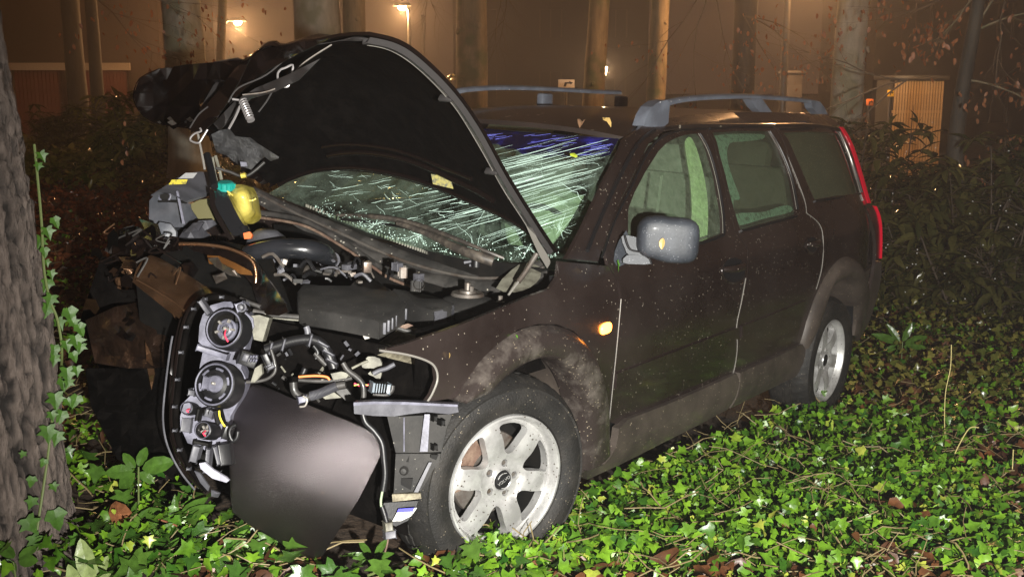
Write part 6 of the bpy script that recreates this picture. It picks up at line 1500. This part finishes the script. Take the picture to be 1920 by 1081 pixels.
# ================================================================ THE TREE THE CAR HIT
def trunk_r(z): return .335 - .03*min(max(z, 0), 3) - (.035*(z-3) if z > 3 else 0) + .03*math.exp(-max(z+.2, 0)*4)
def trunk_lean(z): return -.05*max(z-.75, 0)
def big_tree():
    root = empty('rough_barked_tree', TREE_C, 'large rough-barked tree at the left edge that the car ran into', 'tree')
    h = 10; seg = 300; zs = list(np.arange(-.25, 2.5, .009))+list(np.linspace(2.52, h, 30)); vs = []; fis = []
    for z in zs:
        base = trunk_r(z); lx = trunk_lean(z)
        for k in range(seg):
            a = 2*math.pi*k/seg; ca, sa = math.cos(a), math.sin(a); big = .010*math.sin(3*a+1+z*.3)+.008*math.sin(5*a+2-z*.5); d = 0
            fi = 0
            if z < 2.6 and (a > 2.9 or a < .4):
                n1 = mnoise.noise(Vector((ca*3.4, sa*3.4, z*1.1))); n2 = mnoise.noise(Vector((ca*9+4, sa*9, z*2.6))); n3 = mnoise.noise(Vector((ca*26, sa*26+7, z*11))); n4 = mnoise.noise(Vector((ca*50, sa*50+7, z*26)))
                w = abs(mnoise.noise(Vector((ca*7+n1*.9, sa*7, z*1.9+n2*.5)))+.22*n3); w2 = abs(mnoise.noise(Vector((ca*12+2, sa*12+n2, z*2.6+n1)))+.2*n3); wq = abs(mnoise.noise(Vector((ca*5+n2, sa*5+3, z*7+n1*2)))+.15*n3)
                f1 = max(0, 1-w/.14); f2 = max(0, 1-w2/.10); f3 = max(0, 1-wq/.07); fi = min(1, f1*2.+f2*1.3+f3*.6)
                d = -.045*f1**.8 - .020*f2 - .010*f3 + .010*n2 + .012*n3 + .005*n4 + .012*n1
            fis.append(fi)
            vs.append((lx+(base+big+d)*ca, (base+big+d)*sa, z))
    n = len(zs); q_ = np.arange(n*seg).reshape(n, seg); nx = np.roll(q_, -1, 1)
    F_ = np.stack([q_[:-1], nx[:-1], nx[1:], q_[1:]], -1).reshape(-1, 4)
    o = mesh('trunk', np.array(vs), F_, m_oak, root, True); at = o.data.attributes.new('inner_bark', 'FLOAT', 'POINT'); at.data.foreach_set('value', np.array(fis, np.float32))
    vs, fs = [], []
    for k in range(8):
        a = random.uniform(0, 6.28); z = random.uniform(5, 9.5); limbs(vs, fs, (trunk_lean(z), 0, z), (math.cos(a), math.sin(a), .5), random.uniform(2, 3.4), .09, 2)
    mesh('crown', vs, fs, m_dark2, root, True)
    return root
m_vine = leaf_mat('vine_leaf', (.02, .07, .008), (.07, .16, .015), .5)
_g = N(m_oak); _p = _g.n['Principled BSDF']; _src = _p.inputs['Base Color'].links[0].from_socket     # dark inner bark shows in the deep furrows
_at = _g.new('ShaderNodeAttribute', attribute_name='inner_bark'); _mx = _g.new('ShaderNodeMix', data_type='RGBA'); _g.l(_at.outputs['Fac'], _mx.inputs[0]); _g.l(_src, _mx.inputs[6]); _mx.inputs[7].default_value = (.014, .010, .008, 1); _g.l(_mx.outputs[2], _p.inputs['Base Color'])
m_dark2 = MATS['dark_bark']
big_tree()
def trunk_pt(px, py):
    """point on the trunk surface seen at this picture position"""
    r = wray(px, py); c = TREE_C; o = Vector((0, 0, CAM_H)); best = None
    for k in range(400):
        t = 2.3+k*.004; p = o+r*t; z = p.z-c.z; R_ = trunk_r(z)+.015
        if math.hypot(p.x-(c.x+trunk_lean(z)), p.y-c.y) < R_: return p
    p = o + r*((c.y)/r.y); return p
# ivy climbing the trunk: each leaf a part
vine = empty('climbing_ivy', trunk_pt(110, 900), 'ivy vine climbing the right side of the big tree trunk', 'ivy'); v0 = Vector(vine.location)
lv = [(70, 290, 20), (68, 310, 16), (95, 412, 20), (82, 430, 24), (72, 450, 24), (78, 468, 18), (80, 492, 14), (90, 510, 18), (85, 528, 24), (93, 555, 26), (86, 575, 26), (122, 580, 30), (128, 600, 22), (100, 602, 24), (140, 610, 24), (135, 630, 30), (118, 640, 24), (97, 650, 24), (148, 645, 20), (98, 668, 22), (130, 662, 20), (120, 690, 32), (138, 688, 20), (110, 712, 24), (126, 712, 20), (98, 738, 34), (140, 742, 24), (120, 748, 20), (92, 772, 20), (112, 772, 26), (85, 798, 34), (104, 810, 28), (60, 892, 20), (48, 968, 38), (62, 930, 24), (98, 955, 40), (60, 1000, 30), (95, 905, 18), (82, 860, 16), (45, 845, 14)]
stem = [(66, 270), (72, 330), (80, 420), (84, 500), (95, 560), (110, 600), (118, 660), (112, 720), (100, 780), (92, 850), (82, 920), (70, 1000)]
tube('stem', [trunk_pt(x, y)-v0+Vector((0, -.006, 0)) for x, y in stem], .004, m_stem, vine, 6, 4)
for i, (x, y, s) in enumerate(lv):
    V, T = (IVY1, IVY1, IVY2)[i % 3]; p = trunk_pt(x, y); S_ = s*1.1*p.y/F
    nrm = Vector((p.x-TREE_C.x, p.y-TREE_C.y-.1, .12)).normalized(); nrm = (nrm + Vector((0, -.9, .2))).normalized()
    yv = Vector((random.uniform(-.6, .6), 0, -1)); yv = (yv-nrm*yv.dot(nrm)).normalized(); xv = yv.cross(nrm); M = Matrix((xv, yv, nrm)).transposed()
    o = mesh('leaf', [M @ (Vector(v)*S_) for v in V], [tuple(int(k) for k in t) for t in T], m_vine, vine); o.location = p - v0 + nrm*.03
# broad leaves and evergreen sprigs in the lower left corner
def sprig(label, base, leaves_px, D, m, tm, name='seedling', cat='plant', group=None, wf=1.):
    b = wd(*base, D); b.z = min(b.z, gz(b.x, b.y)+.15); root = empty(name, b, label, cat, group)
    for (x0, y0, x1, y1, dd_) in leaves_px:
        a, c = wd(x0, y0, D+dd_), wd(x1, y1, D+dd_+random.uniform(-.04, .04)); L = (c-a).length; yv = (c-a).normalized(); nz = Vector((random.uniform(-.3, .3), -1, .5)); nz = (nz-yv*nz.dot(yv)).normalized(); xv = yv.cross(nz)
        M = Matrix((xv, yv, nz)).transposed(); V, T = tm
        o = mesh('leaf', [M @ Vector((v[0]*L*wf, v[1]*L, v[2]*L*.5)) for v in V], [tuple(int(k) for k in t) for t in T], m, root); o.location = a-b
    tube('stem', [(0, 0, -.05), (0, 0, 0), (wd(leaves_px[0][0], leaves_px[0][1], D)-b)], .003, m_stem, root, 6)
    return root
sprig('pale broad-leaved seedling at the bottom left corner', (165, 1120), [(172, 1095, 150, 1012, 0), (178, 1095, 200, 1040, .02), (150, 1110, 128, 1060, .02), (240, 1110, 262, 1042, 0), (175, 1100, 205, 1075, -.02)], 2.86, m_pale, OVAL, wf=.72)
G2 = 'glossy evergreen sprigs in front of the bumper'
def whorl(cx_, cy_, r, k, D, label, name='evergreen_sprig'):
    a0 = random.uniform(0, 6); L = []
    for i in range(k):
        a = a0+i*6.28/k+random.uniform(-.25, .25); rr_ = r*random.uniform(.75, 1.15); L.append((cx_+.12*rr_*math.cos(a), cy_+.1*rr_*math.sin(a), cx_+rr_*math.cos(a), cy_+rr_*.7*math.sin(a)-5, random.uniform(-.04, .04)))
    return sprig(label, (cx_, cy_+35), L, D, m_laurel, LANCE if k > 6 else OVAL, name, 'plant', G2, .95)
for cx_, cy_, r, k, D, lb in ((258, 880, 60, 6, 3.35, 'glossy sprig between the trunk and the hanging headlamp'), (330, 975, 72, 9, 3.25, 'full whorl of narrow glossy leaves below the headlamp unit'), (248, 985, 58, 7, 3.2, 'glossy whorl right of the curled brown leaf'), (300, 1048, 62, 8, 3.1, 'glossy whorl at the bottom edge, right of the pale seedling'), (390, 1030, 60, 8, 3.15, 'glossy whorl below the bumper corner, left of centre'), (460, 1060, 56, 8, 3.1, 'glossy whorl at the bottom edge below the bumper corner'), (200, 1050, 48, 6, 3.05, 'small sprig just right of the pale seedling'), (345, 1065, 50, 8, 3.05, 'lowest glossy whorl at the bottom edge'), (700, 1045, 46, 7, 3.15, 'glossy sprig under the hanging cable plug'), (30, 1050, 50, 5, 3.0, 'sprig at the very foot of the big tree'), (905, 1060, 44, 7, 3.2, 'glossy sprig in front of the front wheel'), (1690, 645, 52, 8, 6.9, 'dark glossy whorl standing alone behind the rear wheel')):
    whorl(cx_, cy_, r, k, D, lb)
# upright ivy leaves crowding the bottom left
n = 420; x = RNG.uniform(-1.75, -.1, n); y = RNG.uniform(2.75, 3.7, n); k = (np.hypot(x-TREE_C.x, y-TREE_C.y) > .5) & ~in_car(x, y); x, y = x[k], y[k]; n = len(x)
o = scatter('ivy_by_the_tree', IVY1, np.stack([x, y, gzv(x, y)+.04+RNG.random(n)*.16], 1), RNG.uniform(.05, .09, n), RNG.normal(math.pi, 1.2, n), RNG.normal(-.3, .5, n), RNG.normal(0, .4, n), m_laurel); tag(o, 'darker ivy and leaves crowding the foot of the tree and the smashed front', 'ivy', kind='stuff')
# ivy leaves lapping over the foot of the front wheel
n = 420; p0_, p1_ = CAR @ Vector((.42, 1.04, 0)), CAR @ Vector((-.45, 1.06, 0)); t = RNG.random(n)
x = p0_.x+(p1_.x-p0_.x)*t+RNG.normal(0, .07, n); y = p0_.y+(p1_.y-p0_.y)*t+RNG.normal(-.05, .06, n)
o = scatter('ivy_at_the_wheel', IVY1, np.stack([x, y, gzv(x, y)+.05+RNG.random(n)*.11], 1), RNG.uniform(.05, .085, n), RNG.normal(math.pi, 1., n), RNG.normal(-.25, .4, n), RNG.normal(0, .4, n), m_ivy); tag(o, 'ivy leaves lapping over the foot of the front wheel', 'ivy', kind='stuff')
# curled dead leaf by the trunk, twigs, dry stalks
def stalk(label, pts, D, r, m=m_twig, name='dry_stalk', cat='stalk'):
    P = [wd(x, y, D) for x, y in pts]; P[-1].z = min(P[-1].z, gz(P[-1].x, P[-1].y)+.1); b = P[-1]; root = tube(name, [p-b for p in P], r, m, None, 6, 4); root.location = b; tag(root, label, cat); return root
m_straw = mat('straw_stem', (.42, .36, .14), .6)
stalk('tall thin yellow stalk standing upright in the ivy on the right', [(1784, 646), (1782, 690), (1773, 735), (1771, 790), (1774, 840), (1779, 872)], 4.9, .0022, m_straw)
stalk('forked pale stalk crossing below the tall yellow one', [(1835, 801), (1818, 802), (1800, 830), (1786, 860), (1772, 895), (1758, 935)], 4.6, .0026, m_straw)
stalk('short upright pale stem near the right edge', [(1900, 842), (1898, 880), (1893, 920), (1886, 962)], 4.4, .0022, m_straw)
def twig(label, pts, r, m=m_twig):
    P = []
    for x, y in pts:
        rr_ = wray(x, y); t = 1; p = None
        for k in range(30): p = Vector((0, 0, CAM_H))+rr_*t; t *= 1+.5*((p.z-(gz(p.x, p.y)+.13))/max(.2, CAM_H)); 
        P.append(Vector((0, 0, CAM_H))+rr_*t)
    b = P[0]; o = tube('twig', [p-b for p in P], r, m, None, 6, 4); o.location = b; tag(o, label, 'twig')
twig('long grey twig lying on the ivy at the bottom right', [(1590, 1062), (1650, 1055), (1700, 1040), (1740, 1030), (1772, 1025)], .004, mat('grey_twig', (.34, .31, .27), .7))
twig('green creeping stem curving in front of the front wheel', [(690, 1078), (760, 1052), (810, 1033), (860, 1022)], .004, m_stem)
twig('reddish twig lying left of the bumper corner', [(215, 995), (250, 985), (290, 972), (345, 990)], .003, mat('red_twig', (.26, .10, .05), .6))
twig('thin twig lying across the leaves on the far right', [(1785, 625), (1800, 635), (1815, 640), (1835, 655)], .006)
V, T = CURL; dl = mesh('curled_leaf', [Vector(v)*.085 for v in V], [tuple(int(k) for k in t) for t in T], m_beech); dl.location = wd(222, 985, 3.15); dl.rotation_euler = (1.1, .2, .5); tag(dl, 'large curled orange-brown leaf hanging left of the glossy whorl', 'leaf')
